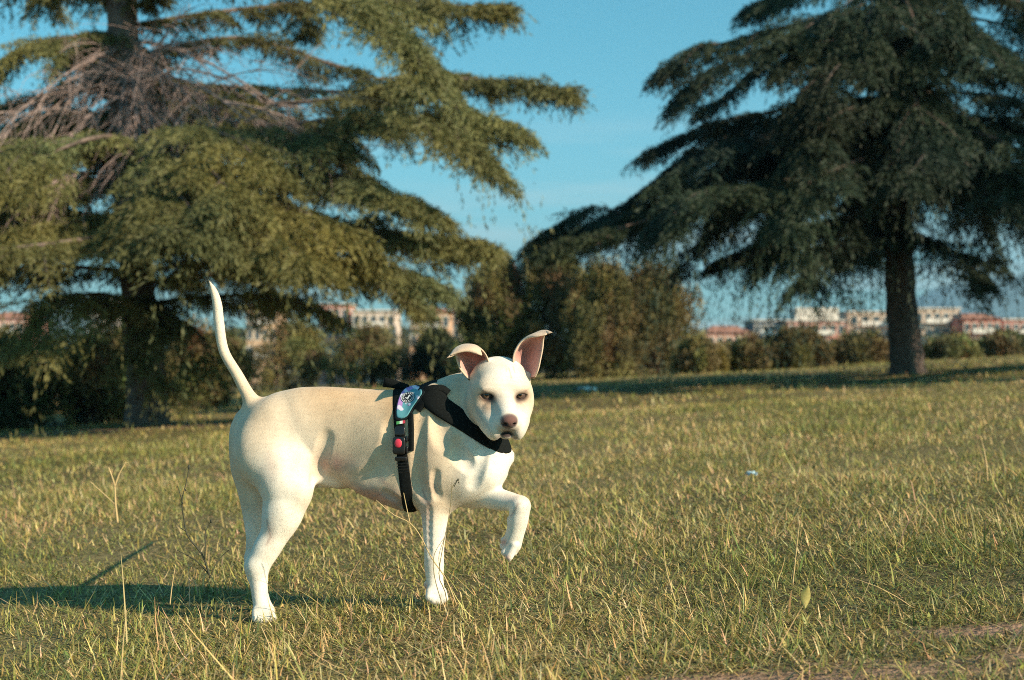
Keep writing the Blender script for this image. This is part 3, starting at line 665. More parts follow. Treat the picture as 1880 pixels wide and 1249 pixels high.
def loop(C_, e1, e2, hw_, h, n=140, m=10, rim=.0012):
    """strap running all round the body in the plane of e1, e2 through C_"""
    e1 = e1 / np.linalg.norm(e1); e2 = e2 - e1 * (e1 @ e2); e2 /= np.linalg.norm(e2); nn = np.cross(e1, e2)
    th = np.linspace(0, 2 * np.pi, n, endpoint=False); u = np.linspace(-1, 1, m)
    d = np.cos(th)[:, None] * e1 + np.sin(th)[:, None] * e2
    w = hw_(th) if callable(hw_) else np.full(n, hw_)
    o = C_ + nn * (u[None, :, None] * w[:, None, None]); p = o + d[:, None] * .35
    p = np.broadcast_to(p, (n, m, 3)).copy()
    for _ in range(70):
        s = sdf(p, NBODY); s = np.where(s >= .19, .05, s); p = p - d[:, None] * np.clip(s, -.02, .03)[..., None] * .7
    # smooth the run of the strap so it bridges hollows
    r = ((p - o) * d[:, None]).sum(-1)
    for _ in range(6): r = np.maximum(r, (np.roll(r, 1, 0) + np.roll(r, -1, 0)) / 2)
    for _ in range(10): r = (np.roll(r, 1, 0) + 2 * r + np.roll(r, -1, 0)) / 4
    r2 = np.concatenate([r[:, :1] - .004, r + h * (1 - .85 * np.abs(u) ** 3)[None], r[:, -1:] - .004], 1)
    o2 = np.concatenate([o[:, :1], o, o[:, -1:]], 1)
    Pt = o2 + d[:, None] * r2[..., None]
    V = Pt.reshape(-1, 3); k = m + 2
    i = np.arange(n)[:, None]; j = np.arange(k - 1)[None]
    F = np.stack([i * k + j, i * k + j + 1, ((i + 1) % n) * k + j + 1, ((i + 1) % n) * k + j], -1).reshape(-1, 4)
    return V, F
def on_box(cx, cy, w, h, th, rot=0, lift=.002, e=4.0, n=14):
    """rounded block sitting on the coat, facing outwards"""
    c = hit(np.array([cx]), np.array([cy]))[0]; nn = bgrad(c[None])[0]
    up = P(cx + 10 * math.sin(rot), cy - 10 * math.cos(rot), c[1]) - P(cx, cy, c[1]); up -= nn * (up @ nn); up /= np.linalg.norm(up); rt = np.cross(nn, up)
    u = np.linspace(0, 2 * np.pi, 4 * n, endpoint=False); v = np.linspace(-np.pi / 2, np.pi / 2, 2 * n)
    sp = lambda a, q: np.sign(a) * np.abs(a) ** q
    q = 2 / e; X = sp(np.cos(v), q)[:, None] * sp(np.cos(u), q); Yv = sp(np.cos(v), q)[:, None] * sp(np.sin(u), q); Z = sp(np.sin(v), q)[:, None] + 0 * u
    s = c[1] / FPX
    V = c + nn * (lift + th / 2) + X[..., None] * rt * (w / 2 * s) + Yv[..., None] * up * (h / 2 * s) + Z[..., None] * nn * (th / 2)
    return V.reshape(-1, 3), gridF(2 * n, 4 * n, True)
m_web = mat("black_webbing", (.006, .0075, .0075), rough=.9, spec=.12, bump=(900, .4, .0008), noise=(300, .6, 1.6))
m_pad = mat("black_neoprene", (.010, .013, .014), rough=.8, spec=.2, bump=(600, .3, .0006), noise=(120, .7, 1.5))
m_plastic = mat("black_plastic", (.012, .012, .013), rough=.3)
m_red = mat("pink_red_button", (.80, .05, .09), rough=.4)
m_print = mat("printed_fabric", attr=True, rough=.6, bump=(900, .2, .0005))
# straps: neck yoke, girth
T_, B_, Nr = P(806, 713, 3.375), P(941, 811, 3.325), P(857, 781, 3.27); Cn = (T_ + B_) / 2 * .92 + .08 * Nr; Cn[1] = 3.365
Vn, Fn = loop(Cn, T_ - B_, Nr - Cn, lambda th: .0150 + .003 * np.sin(th) ** 2 + .006 * np.clip(np.cos(th), 0, 1) ** 2 + .005 * np.clip(np.sin(th) * np.cos(th), 0, 1), .0062)
Cg = P(744, 825, 3.40)
Vg, Fg = loop(Cg, P(732, 714, 3.40) - P(756, 937, 3.40), np.array([.0, -1, 0]), lambda th: .0125 + .002 * np.clip(-np.cos(th), 0, 1), .0030)
hb = MB(); hb.add(Vn, Fn); hb.add(Vg, Fg)
V1, F1 = ribbon([(764, 752), (778, 733), (795, 724), (812, 731), (822, 752), (830, 772)], (16, 20, 20, 18, 14, 8), .0035); hb.add(V1, F1)
V1, F1 = ribbon([(754, 760), (754.5, 790), (754.5, 828)], (10, 9, 8), .0042); hb.add(V1, F1)
V1, F1 = ribbon([(780, 717), (796, 713), (812, 714), (824, 722)], (8, 12, 12, 12), .0042); hb.add(V1, F1)
# ribbon from saddle over the withers to the yoke
V1, F1 = ribbon([(758, 719), (778, 719), (800, 723)], (9, 14, 14), .0035); hb.add(V1, F1)
harness = hb.obj("harness", m_web, dog, smooth=True, loc=None)
outline = [(748.5, 713.5), (756, 711), (763.5, 710), (772, 712.5), (777, 717), (778, 721), (777, 725), (772, 732.5), (766, 741), (760, 749.5), (755, 757.5), (752, 762.5), (748.5, 766.5), (743, 769.5), (737, 770.5), (732, 769.5), (729.3, 767), (728.6, 761), (728.8, 753), (730, 745), (732, 737), (734.5, 729.5), (738, 723), (743, 717.5)]
big = [((x - 752.5) * 1.16 + 752.8, (y - 740) * 1.12 + 740.5) for x, y in outline]
Vp, Fp, _ = patch(big, .0045); meshobj("saddle_pad", Vp, Fp, m_pad, harness, smooth=True)
Vp, Fp, Q = patch(outline, .0062, nr=34, na=160)
# printed camouflage in teal, lilac, plum and white
def cam_noise(Q, f, s):
    z = np.zeros(len(Q)); r = np.random.default_rng(s)
    for k in range(7):
        a = r.uniform(0, 6.28); g = f * r.uniform(.6, 1.6); z += np.sin((Q[:, 0] * math.cos(a) + Q[:, 1] * math.sin(a)) * g + r.uniform(0, 6.28))
    return z
Cc = np.tile(np.array([.11, .33, .38]), (len(Q), 1))
edge_ = np.clip(((748 - Q[:, 0]) + (735 - Q[:, 1]) * .9 + 4), -30, 30) / 8
lil = cam_noise(Q, .28, 3) * .5 + edge_; Cc[lil > .15] = (.50, .26, .58)
w1 = cam_noise(Q, .42, 5); Cc[(w1 > 1.5) & (lil > -1.0)] = (.75, .68, .80)
w2 = cam_noise(Q, .36, 11) + np.exp(-((Q[:, 0] - 734) / 5) ** 2 - ((Q[:, 1] - 752) / 9) ** 2) * 2.4 + np.exp(-((Q[:, 0] - 752) / 6) ** 2 - ((Q[:, 1] - 746) / 3) ** 2) * 3; Cc[w2 > 2.7] = (.28, .05, .24)
meshobj("printed_patch", Vp, Fp, m_print, harness, smooth=True, colors=Cc)
# round emblem: white ring, ring of letter-like marks, claw-like sign in the middle
ea = np.linspace(0, 2 * np.pi, 96, endpoint=False); er = np.linspace(.001, 1, 30); rt_ = math.radians(-16)
EX = er[:, None] * np.cos(ea) * 14.2; EY = er[:, None] * np.sin(ea) * 9.6
QX = 751.2 + EX * math.cos(rt_) - EY * math.sin(rt_); QY = 733 + EX * math.sin(rt_) + EY * math.cos(rt_)
Pe = hit(QX, QY); Pe = Pe + bgrad(Pe) * np.r_[np.full(29, .0072), .0060][:, None, None]
rr_, aa_ = np.broadcast_to(er[:, None], EX.shape), np.broadcast_to(ea, EX.shape)
wh = (rr_ > .87) & (rr_ < .95)
wh |= (rr_ > .56) & (rr_ < .80) & (np.sin(aa_ * 13) > -.2) & (np.sin(aa_ * 29 + rr_ * 18) > -.55)
sx, sy_ = rr_ * np.cos(aa_), rr_ * np.sin(aa_)
wh |= (rr_ < .40) & (np.abs(sy_ + .16 * np.sin(sx * 9)) < .10) | (rr_ < .44) & (np.abs(sx - .12 + sy_ * .6) < .06)
Ce = np.where(wh[..., None], np.array([.72, .74, .74]), np.array([.012, .012, .014])).reshape(-1, 3)
meshobj("emblem", Pe.reshape(-1, 3), gridF(30, 96, True), m_print, harness, smooth=True, colors=Ce)
# flag tag
us = np.linspace(0, 1, 19); vs_ = np.linspace(0, 1, 5); FX = 729.5 + 16 * us[:, None] + 0 * vs_; FY = 775.2 - 2.4 * us[:, None] + 5.2 * vs_
Pf = hit(FX, FY); Pf = Pf + bgrad(Pf) * .0052
cf = np.where(us[:, None] < .36, 0, np.where(us[:, None] < .68, 1, 2)) + 0 * vs_.astype(int); pal = np.array([[.10, .38, .12], [.80, .80, .74], [.62, .05, .08]])
meshobj("flag_tag", Pf.reshape(-1, 3), gridF(19, 5), m_print, harness, colors=pal[cf.astype(int)].reshape(-1, 3))
bk = MB()
for a in (on_box(735.5, 792, 20, 18, .006, .02), on_box(735, 818, 25, 33, .010, .0, e=5), on_box(737.5, 842, 23, 9, .0065, -.02), on_box(748.5, 806, 3.5, 10, .007), on_box(749.5, 826, 3.5, 12, .007)): bk.add(*a)
bk.obj("buckle", m_plastic, harness, smooth=True)
meshobj("release_button", *on_box(734.6, 813.8, 14, 16.5, .006, 0, lift=.0085, e=2.2), m_red, harness, smooth=True)
sl_ = MB()
for k in range(4):
    sl_.add(*on_box(739 + k * 1.1, 851 + k * 5.2, 22, 2.2, .0018, -.05, lift=.0025))
sl_.obj("strap_ridges", m_plastic, harness, smooth=True)
# handle standing on the back
hl = catmull(np.array([P(750, 714, 3.375), P(738, 710, 3.385), P(722, 705, 3.388), P(708, 702.5, 3.392), P(704.5, 702, 3.402), P(708, 702.5, 3.412), P(722, 705, 3.418), P(738, 710, 3.42), P(750, 714, 3.425)]), 60)
upv = np.array([.12, 0, .99]); n_ = len(hl); hh_ = np.interp(np.linspace(0, 1, n_), [0, .45, .55, 1], [.009, .0118, .0118, .009])
Tn = np.gradient(hl, axis=0); Tn /= np.linalg.norm(Tn, axis=1)[:, None]; Sd = np.cross(Tn, upv); Sd /= np.linalg.norm(Sd, axis=1)[:, None]
rows = [hl + upv * hh_[:, None] * a + Sd * b for a, b in ((-1, -.0012), (1, -.0012), (1, .0012), (-1, .0012))]
Vh_ = np.stack(rows, 1).reshape(-1, 3); meshobj("handle", Vh_, gridF(n_, 4, True), m_web, harness)
# ================================================================== cedars
def tufts(base, dirn, L, W, colr, r):
    """pointed needle tufts: base (n,3), direction (n,3), length, width -> rhombus faces"""
    n = len(base); rd = r.normal(size=(n, 3)); sd = np.cross(dirn, rd); sd /= np.linalg.norm(sd, axis=1)[:, None] + 1e-9
    V = np.stack([base, base + dirn * (L * .45)[:, None] + sd * (W / 2)[:, None], base + dirn * L[:, None], base + dirn * (L * .45)[:, None] - sd * (W / 2)[:, None]], 1)
    return V.reshape(-1, 3), np.arange(n * 4).reshape(-1, 4), np.repeat(colr, 4, 0)
m_bark = mat("cedar_bark", (.13, .095, .08), rough=.95, noise=(14, .5, 1.7), bump=(22, 1.0, .04))
m_dead = mat("dead_wood", (.27, .20, .185), rough=.95, noise=(30, .6, 1.5))
m_needle = mat("cedar_needles", attr=True, rough=.6, spec=.3, transl=.14)
def cedar(name, label, base, trunk_pts, trunk_r, limbs, rand, seed, dens=1.0, dead=None, hue=(.075, .080, .024), tsize=1.0, group=None, gap=-.62, fringe=.12):
    r = np.random.default_rng(seed)
    root = empty(name, base, label, "tree", group)
    tp = catmull(np.array(trunk_pts), 60); tr = np.interp(np.linspace(0, 1, 60), np.linspace(0, 1, len(trunk_r)), trunk_r)
    tr = tr * (1 + .05 * np.sin(np.arange(60) * 1.9))
    meshobj("trunk", *tube(tp, tr, 18, cap=False), m_bark, root, smooth=True)
    def trunk_at(z): i = np.argmin(np.abs(tp[:, 2] - z)); return tp[i]
    L_ = []
    for pts in limbs:
        pts = np.array(pts, float); L_.append((catmull(pts, 26), 1.0))
    for (z, az, ln, rise, droop) in rand(r):
        s = np.linspace(0, 1, 8)[:, None]; b = trunk_at(z); d = np.array([math.cos(az), math.sin(az), 0])
        side = np.array([-d[1], d[0], 0]) * r.normal(0, .12) * ln
        L_.append((catmull(b + d * ln * s + side * s ** 2 + np.array([0, 0, 1]) * ln * (rise * s - (rise + droop) * s ** 3 * .8 ) + r.normal(0, .04, (8, 3)) * s, 22), ln / 4.5))
    wood = MB(); TB, TD, TL, TI = [], [], [], []
    for li, (c, sc) in enumerate(L_):
        m = len(c); seg = np.linalg.norm(np.diff(c, axis=0), axis=1).sum()
        wood.add(*tube(c, np.linspace(.034 * min(1.2, max(.5, sc)), .007, m), 6, cap=False))
        far_ = c[:, 2].min() > 6.2; nb_ = int(seg / (.18 if far_ else .135))
        t = np.linspace(.05, 1.0, nb_) ; idx = t * (m - 1); i0 = np.clip(idx.astype(int), 0, m - 2); f = (idx - i0)[:, None]
        p = c[i0] * (1 - f) + c[i0 + 1] * f; tg = c[i0 + 1] - c[i0]; tg /= np.linalg.norm(tg, axis=1)[:, None] + 1e-9
        perp = np.stack([-tg[:, 1], tg[:, 0], 0 * tg[:, 0]], -1); perp /= np.linalg.norm(perp, axis=1)[:, None] + 1e-9
        for sgn in (-1, 1):
            bl = (.14 + .55 * np.sin(np.pi * np.clip(t * .86 + .06, 0, 1)) * min(1.15, max(.45, sc))) * r.uniform(.35, 1.35, nb_)
            bd = tg * r.uniform(.45, 1.0, (nb_, 1)) + perp * sgn * r.uniform(.4, 1.0, (nb_, 1)); bd[:, 2] += r.normal(.02, .12, nb_); bd /= np.linalg.norm(bd, axis=1)[:, None]
            K = 9; s = np.linspace(.08, 1, K)
            bp = p[:, None] + bd[:, None] * (bl[:, None] * s)[..., None]; bp[..., 2] -= (bl[:, None] * s ** 2) * r.uniform(.08, .42, (nb_, 1))
            keep = (r.uniform(size=nb_) < .95) & ((t > .80) | (fnoise(p + bd * bl[:, None] * .6, 4.2, seed + 5) > gap))
            bp = bp[keep]
            if li % 1 == 0:
                for q in bp[:: 3]: wood.add(*tube(q[[0, 4, 8]], [.008, .006, .003], 3, cap=False))
            q = bp.reshape(-1, 3); n = len(q)
            for _ in range(5):      # the branchlet itself is coated with tufts
                j_ = r.integers(0, K - 1, len(bp)); a = r.uniform(size=(len(bp), K, 1)); qq = bp.copy(); qq[:, :-1] += (bp[:, 1:] - bp[:, :-1]) * a[:, :-1]
                TB.append(qq.reshape(-1, 3) + r.normal(0, .016, (n, 3))); TD.append(np.repeat(bd[keep], K, 0) * .8 + r.normal(0, .35, (n, 3)) + [0, 0, -.25]); TL.append(np.full(n, .07)); TI.append(np.full(n, -1))
            q0 = q; ln_ = r.gamma(2.2, .085, n) * (.5 + .5 * min(1.2, max(.6, sc))) + .04
            rep_ = 1
            for _ in range(3 if not far_ else 1):     # side twigs lying flat beside the branchlet, tips nodding
                sg_ = np.where(r.uniform(size=n) < .5, -1, 1)[:, None]; b2 = np.repeat(bd[keep], K, 0); pp_ = np.stack([-b2[:, 1], b2[:, 0], 0 * b2[:, 0]], -1) * sg_
                d = b2 * r.uniform(.2, .9, (n, 1)) + pp_ * r.uniform(.5, 1, (n, 1)); d /= np.linalg.norm(d, axis=1)[:, None]
                TB.append(q + r.normal(0, .012, (n, 3))); TD.append(d); TL.append(r.uniform(.10, .24, n)); TI.append(np.full(n, 9000))
            for _ in range(rep_ if r.uniform() < .8 else 1):
                q = q0[:: 2]; n = len(q); ln_ = ln_[:n]
                d = r.normal(0, .30, (n, 3)) + np.array([0, 0, -1.0]) + np.repeat(bd[keep], K, 0)[:: 2] * .45; d /= np.linalg.norm(d, axis=1)[:, None]
                lowb = (q[:, 2] < 3.3) & (r.uniform(size=n) < fringe); TB.append(q + r.normal(0, .02, (n, 3))); TD.append(d + np.where(lowb, 1.0, 0)[:, None] * [0, 0, -1.2]); TL.append(ln_ * r.uniform(.4, 1.2, n) * np.where(lowb, 1.15, 1)); dl_, ql_, ll_ = TD[-1][lowb], TB[-1][lowb], TL[-1][lowb] * 1.1; TI.append(np.full(n, li))
                if lowb.any():
                    for m_ in (1, 2): TB.append(ql_ + dl_ * (ll_ * m_)[:, None] * [.8, .8, 1] + r.normal(0, .02, ql_.shape)); TD.append(dl_); TL.append(ll_); TI.append(np.full(len(ql_), li))
    TB, TD, TL, TI = np.vstack(TB), np.vstack(TD), np.concatenate(TL), np.concatenate(TI)
    if dens < 1: k = r.uniform(size=len(TB)) < dens; TB, TD, TL, TI = TB[k], TD[k], TL[k], TI[k]
    # tufts along every hanging twig
    Kt = 9; hang = TI >= 0; cnt = np.where(hang, Kt, 1); ix = np.repeat(np.arange(len(TB)), cnt); n = len(TB)
    s = r.uniform(size=len(ix)); s[np.repeat(~hang, cnt)] = 0
    B = TB[ix] + TD[ix] * (TL[ix] * s)[:, None] + r.normal(0, .011, (len(ix), 3)); M_ = len(ix); fl_ = (TI[ix] == 9000); B[:, 2] -= np.where(fl_, TL[ix] * s ** 2 * .62, 0)
    D = TD[ix] * .9 + r.normal(0, .34, (M_, 3)); D[:, 2] -= np.where(fl_, 1.1 * s, 0); D /= np.linalg.norm(D, axis=1)[:, None]
    Ls = r.uniform(.04, .085, M_) * tsize; Ws = r.uniform(.009, .015, M_) * tsize
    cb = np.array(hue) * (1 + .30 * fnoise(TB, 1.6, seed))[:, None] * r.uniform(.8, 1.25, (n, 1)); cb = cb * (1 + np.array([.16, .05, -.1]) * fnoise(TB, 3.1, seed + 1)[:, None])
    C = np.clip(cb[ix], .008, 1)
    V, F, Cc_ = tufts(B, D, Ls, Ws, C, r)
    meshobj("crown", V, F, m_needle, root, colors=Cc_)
    wood.obj("branches", m_bark, root)
    if dead is not None:
        dm = MB()
        for c in dead(r): dm.add(*tube(c[0], c[1], 5, cap=False))
        dm.obj("dead_branches", m_dead, root)
    print(name, 'tufts', M_)
    return root
def px_limb(Y0, rows):  # rows of (photo x, photo y, depth offset)
    return [P(a - (45 * min(1, max(0, (a - 600) / 250)) if Y0 < 18 else 0), b, Y0 + d) for a, b, d in rows]
YL = 17.0
bL = P(272, 752, YL); bL[2] = ground(bL[0], bL[1])
tL = [bL + [0, 0, -.3], P(268, 700, YL), P(255, 560, YL), P(245, 400, YL), P(232, 200, YL), P(224, 0, YL), P(220, -300, YL), P(222, -700, YL), P(224, -1080, YL)]
limbsL = [px_limb(YL, a) for a in [
 [(240, 150, 0), (380, 158, .1), (560, 168, .1), (720, 165, 0), (860, 145, -.2), (980, 150, -.3), (1078, 166, -.4)],
 [(236, 110, 0), (430, 70, .6), (600, 115, 1.0), (720, 145, 1.2), (820, 130, 1.3), (930, 148, 1.3)],
 [(240, 180, 0), (500, 190, -1.0), (680, 175, -1.4), (820, 150, -1.7), (900, 200, -1.8), (985, 235, -1.8)],
 [(240, 210, 0), (480, 230, -1.2), (660, 215, -2.0), (780, 215, -2.4), (870, 245, -2.6), (935, 290, -2.7)],
 [(240, 230, 0), (500, 240, .8), (680, 235, 1.2), (830, 215, 1.5), (900, 240, 1.6)],
 [(226, 20, 0), (420, -40, -.4), (640, -25, -.6), (800, 5, -.8), (955, 14, -.9)],
 [(226, 50, 0), (420, 20, .8), (600, 10, 1.4), (760, 60, 1.6), (840, 125, 1.6)],
 [(226, 0, 0), (420, -80, -1.4), (560, -60, -2.4), (700, 10, -3.0), (800, 95, -3.2)],
 [(250, 330, 0), (450, 310, -1.2), (600, 320, -2.0), (720, 345, -2.4), (822, 382, -2.6)],
 [(250, 340, 0), (450, 340, .8), (620, 345, 1.2), (760, 365, 1.4)],
 [(255, 430, 0), (450, 410, -.8), (640, 415, -1.4), (780, 430, -1.8), (918, 444, -2.0)],
 [(255, 440, 0), (450, 430, .6), (640, 440, 1.0), (800, 455, 1.2), (890, 460, 1.2)],
 [(258, 500, 0), (400, 480, -1.0), (560, 480, -1.8), (700, 490, -2.2), (830, 520, -2.2)],
 [(258, 520, 0), (420, 500, .8), (580, 500, 1.2), (720, 520, 1.4), (800, 560, 1.4)],
 [(258, 440, 0), (350, 425, -1.8), (440, 425, -2.8), (500, 440, -3.3), (560, 478, -3.6)],
 [(258, 440, 0), (200, 435, -2.0), (90, 448, -3.2), (0, 458, -3.6), (-120, 470, -3.8)],
 [(258, 430, 0), (270, 405, -2.0), (300, 410, -3.2), (330, 430, -3.9)],
 [(250, 400, 0), (180, 400, -1.4), (60, 420, -2.2), (-60, 450, -2.6)],
 [(245, 270, 0), (330, 240, -1.6), (420, 250, -2.6), (480, 300, -3.0)],
 [(245, 270, 0), (200, 250, -1.6), (120, 270, -2.4), (30, 320, -2.8)],
 [(245, 265, 0), (400, 240, -1.0), (520, 240, -1.8), (620, 262, -2.3)],
 [(245, 300, 0), (300, 285, -1.8), (380, 310, -3.0), (430, 360, -3.5)],
 [(248, 330, 0), (150, 330, -1.2), (40, 350, -1.8), (-60, 380, -2.0)],
 [(250, 360, 0), (300, 350, -2.0), (340, 370, -3.2), (360, 420, -3.8)],
 [(250, 370, 0), (420, 370, -1.6), (540, 385, -2.6), (640, 420, -3.0)],
 [(260, 560, 0), (380, 545, -.6), (500, 545, -1.0), (590, 570, -1.2)],
 [(260, 560, 0), (180, 540, -1.4), (110, 560, -2.4), (60, 620, -2.8)],
 [(262, 590, 0), (290, 565, -.5), (305, 600, -.9), (292, 690, -1.1)], [(258, 560, 0), (240, 560, -.7), (225, 600, -1.1), (232, 650, -1.3)], [(265, 600, 0), (330, 590, -.5), (370, 620, -.8), (385, 670, -.9)],
 [(262, 500, 0), (120, 490, -.6), (0, 500, -1.0), (-100, 530, -1.2)],
 [(230, 60, 0), (120, 70, -.6), (60, 85, -.9), (-40, 150, -1.0)],
 [(230, 120, 0), (140, 170, .6), (40, 190, 1.0), (-60, 250, 1.2)],
]]
def randL(r):
    out = []
    for k in range(12): out.append((r.uniform(2.0, 3.1), r.uniform(2.3, 4.7) if k % 2 else r.uniform(.5, 2.3), r.uniform(2.8, 4.6), .10, .30))
    for k in range(9): out.append((r.uniform(2.2, 4.6), r.uniform(.7, 2.5), r.uniform(2.5, 4.4), .12, .22))
    for k in range(8): out.append((r.uniform(3.3, 4.8), r.uniform(.8, 3.4), r.uniform(2.5, 4.5), .12, .25))
    for k in range(34):
        z = r.uniform(5.6, 11.5); out.append((z, r.uniform(0, 6.28), max(.7, (12.4 - z) * .62) * r.uniform(.7, 1.1), .22, .22))
    return out
def deadL(r):
    out = []
    # grey tangle of bare twigs round the trunk
    starts = [(P(238, 150, YL - .1), (200, 40, -.5)), (P(236, 110, YL - .1), (90, -95, -.8))]
    def grow(p, d, L, rad, depth):
        n = 7; s = np.linspace(0, 1, n)[:, None]; bend = r.normal(0, .22, 3) * L
        c = p + d * L * s + bend * s * (s - .3) * .6 + np.array([0, 0, -.30]) * L * s ** 2
        out.append((c, np.linspace(rad, rad * .35, n)))
        if depth == 0: return
        for _ in range(r.integers(6, 11)):
            k = r.integers(1, n); d2 = d + r.normal(0, .55, 3) + np.array([0, -.1, -.18]); d2 /= np.linalg.norm(d2)
            grow(c[k], d2, L * r.uniform(.3, .62), max(.0035, rad * .42), depth - 1)
    b = P(238, 130, YL)
    for (x, y, dy, L, rad) in [(310, 20, -1.2, 1.9, .035), (420, 40, -1.8, 2.6, .03), (520, 150, -1.0, 2.4, .028), (420, 230, -1.6, 1.9, .026), (330, 240, -1.8, 1.7, .03), (260, 260, -1.9, 1.6, .03),
                       (190, 250, -1.9, 1.5, .03), (110, 190, -1.4, 1.8, .03), (10, 190, -1.0, 2.2, .03), (60, 230, -1.2, 1.9, .026), (560, 200, -1.3, 2.5, .026), (480, 90, -1.2, 2.4, .028), (360, 130, -2.2, 1.9, .025), (200, 200, -2.4, 1.7, .025), (150, 100, -1.2, 1.3, .022), (60, 150, -1.8, 1.9, .022), (400, 90, -.6, 2.2, .02), (300, 90, -2.0, 1.2, .02), (560, 250, -1.6, 2.2, .02)]:
        t = P(x, y, YL + dy); d = t - b; d /= np.linalg.norm(d); grow(b + np.array([0, 0, r.uniform(-.35, .5)]), d, L, rad * .8, 2)
    return out
cedar("cedar_tree", "broad sunlit cedar on the left with a tangle of bare grey branches round its trunk", bL, tL, [.31, .225, .205, .20, .20, .18, .14, .08, .02], limbsL, randL, 11, dead=deadL, hue=(.128, .126, .046), tsize=1.1, gap=-.50, fringe=.04)
YR = 20.0
bR = P(1668, 688, YR); bR[2] = ground(bR[0], bR[1])
tR = [bR + [0, 0, -.3], P(1664, 650, YR), P(1655, 560, YR), P(1648, 400, YR), P(1640, 200, YR), P(1632, 0, YR), P(1630, -300, YR), P(1632, -640, YR), P(1632, -820, YR)]
limbsR = [px_limb(YR, a) for a in [
 [(1632, 60, 0), (1530, 40, -.3), (1430, 52, -.6), (1340, 78, -.8), (1285, 85, -.9), (1228, 128, -1.0)],
 [(1632, 80, 0), (1520, 75, -1.2), (1400, 95, -2.0), (1320, 120, -2.3), (1262, 165, -2.4)],
 [(1638, 180, 0), (1530, 185, -.5), (1420, 205, -.8), (1320, 225, -1.0), (1205, 272, -1.2)],
 [(1638, 200, 0), (1520, 200, .9), (1400, 225, 1.5), (1300, 250, 1.7), (1240, 310, 1.8)],
 [(1640, 230, 0), (1520, 240, -1.4), (1400, 250, -2.2), (1310, 275, -2.5), (1225, 330, -2.6)],
 [(1645, 330, 0), (1500, 325, .2), (1360, 345, .3), (1240, 380, .2), (1180, 400, 0), (1090, 385, -.2), (990, 436, -.4)],
 [(1645, 340, 0), (1500, 345, -1.0), (1360, 360, -1.8), (1250, 385, -2.2), (1150, 415, -2.4), (1020, 450, -2.5)],
 [(1645, 320, 0), (1560, 300, -1.8), (1450, 330, -3.0), (1370, 345, -3.4), (1270, 360, -3.7), (1215, 420, -3.8)],
 [(1645, 310, 0), (1600, 290, -2.0), (1540, 310, -3.2), (1480, 340, -3.8), (1440, 400, -4.0)],
 [(1645, 280, 0), (1660, 265, -2.0), (1700, 275, -3.2), (1660, 330, -3.9)],
 [(1642, 260, 0), (1720, 240, -1.5), (1800, 245, -2.5), (1880, 280, -3.0)],
 [(1642, 230, 0), (1740, 215, -.6), (1850, 230, -.9), (1960, 270, -1.0)],
 [(1635, 130, 0), (1740, 140, -.5), (1860, 130, -.8), (1980, 170, -.9)],
 [(1632, 10, 0), (1740, -10, .6), (1860, 0, 1.0), (1980, 30, 1.1)], [(1632, 90, 0), (1740, 80, 1.0), (1840, 90, 1.6), (1960, 130, 1.8)], [(1632, 70, 0), (1720, 60, -1.8), (1800, 80, -2.8), (1880, 130, -3.0)],
 [(1645, 345, 0), (1500, 350, 1.0), (1360, 365, 1.4), (1230, 385, 1.5), (1130, 395, 1.4), (1040, 430, 1.3)], [(1500, 330, 0), (1380, 350, -.8), (1260, 378, -1.2), (1170, 392, -1.3), (1080, 420, -1.3)],
 [(1632, 40, 0), (1740, 30, -.6), (1860, 50, -1.0), (1980, 100, -1.1)],
 [(1640, 300, 0), (1760, 320, -1.8), (1860, 350, -2.7), (1930, 420, -3.0)],
 [(1640, 180, 0), (1760, 170, -1.2), (1880, 190, -2.0), (1990, 240, -2.2)], [(1642, 280, 0), (1780, 290, .6), (1900, 320, .9), (2010, 370, 1.0)],
 [(1645, 350, 0), (1760, 362, -1.0), (1880, 395, -1.6), (1980, 440, -1.8)],
 [(1648, 400, 0), (1560, 400, -1.6), (1480, 420, -2.6), (1430, 470, -3.0)],
 [(1648, 420, 0), (1540, 430, .4), (1420, 440, .7), (1320, 480, .8)],
 [(1648, 430, 0), (1580, 440, -1.2), (1530, 460, -2.0), (1490, 510, -2.3)],
 [(1648, 430, 0), (1700, 440, -1.2), (1760, 470, -1.8), (1800, 510, -2.0)],
 [(1630, -30, 0), (1540, -40, -.4), (1470, -20, -.6), (1408, 8, -.7)],
 [(1632, 100, 0), (1600, 90, -1.8), (1540, 120, -3.0), (1500, 180, -3.4)],
 [(1635, 150, 0), (1640, 130, -1.8), (1680, 180, -2.8), (1700, 250, -3.2)],
 [(1640, 200, 0), (1600, 190, -2.0), (1520, 220, -3.2), (1470, 280, -3.6)],
 [(1632, -30, 0), (1610, -60, -1.5), (1600, 0, -2.6), (1590, 80, -3.0)], [(1632, -60, 0), (1680, -90, -1.5), (1720, -40, -2.6), (1760, 40, -3.0)],
 [(1632, 20, 0), (1660, 0, -1.6), (1680, 50, -2.6), (1690, 120, -2.9)], [(1632, 60, 0), (1580, 30, -1.2), (1520, 30, -2.0), (1450, 70, -2.4)],
]]
def randR(r):
    out = []
    for k in range(24): out.append((r.uniform(2.8, 3.8), r.uniform(0, 6.28), r.uniform(2.4, 4.0), .12, .34))
    for k in range(12): out.append((r.uniform(3.6, 5.2), r.uniform(.5, 2.6) if k % 2 else r.uniform(3.3, 4.9), r.uniform(1.8, 3.4), .12, .35))
    for k in range(30):
        z = r.uniform(5.8, 10.6); a = r.uniform(0, 6.28); ln = max(.6, (11.6 - z) * .6) * r.uniform(.7, 1.1); out.append((z, a, min(ln, 1.9) if z < 8 and math.cos(a) < -.2 else ln, .22, .22))
    return out
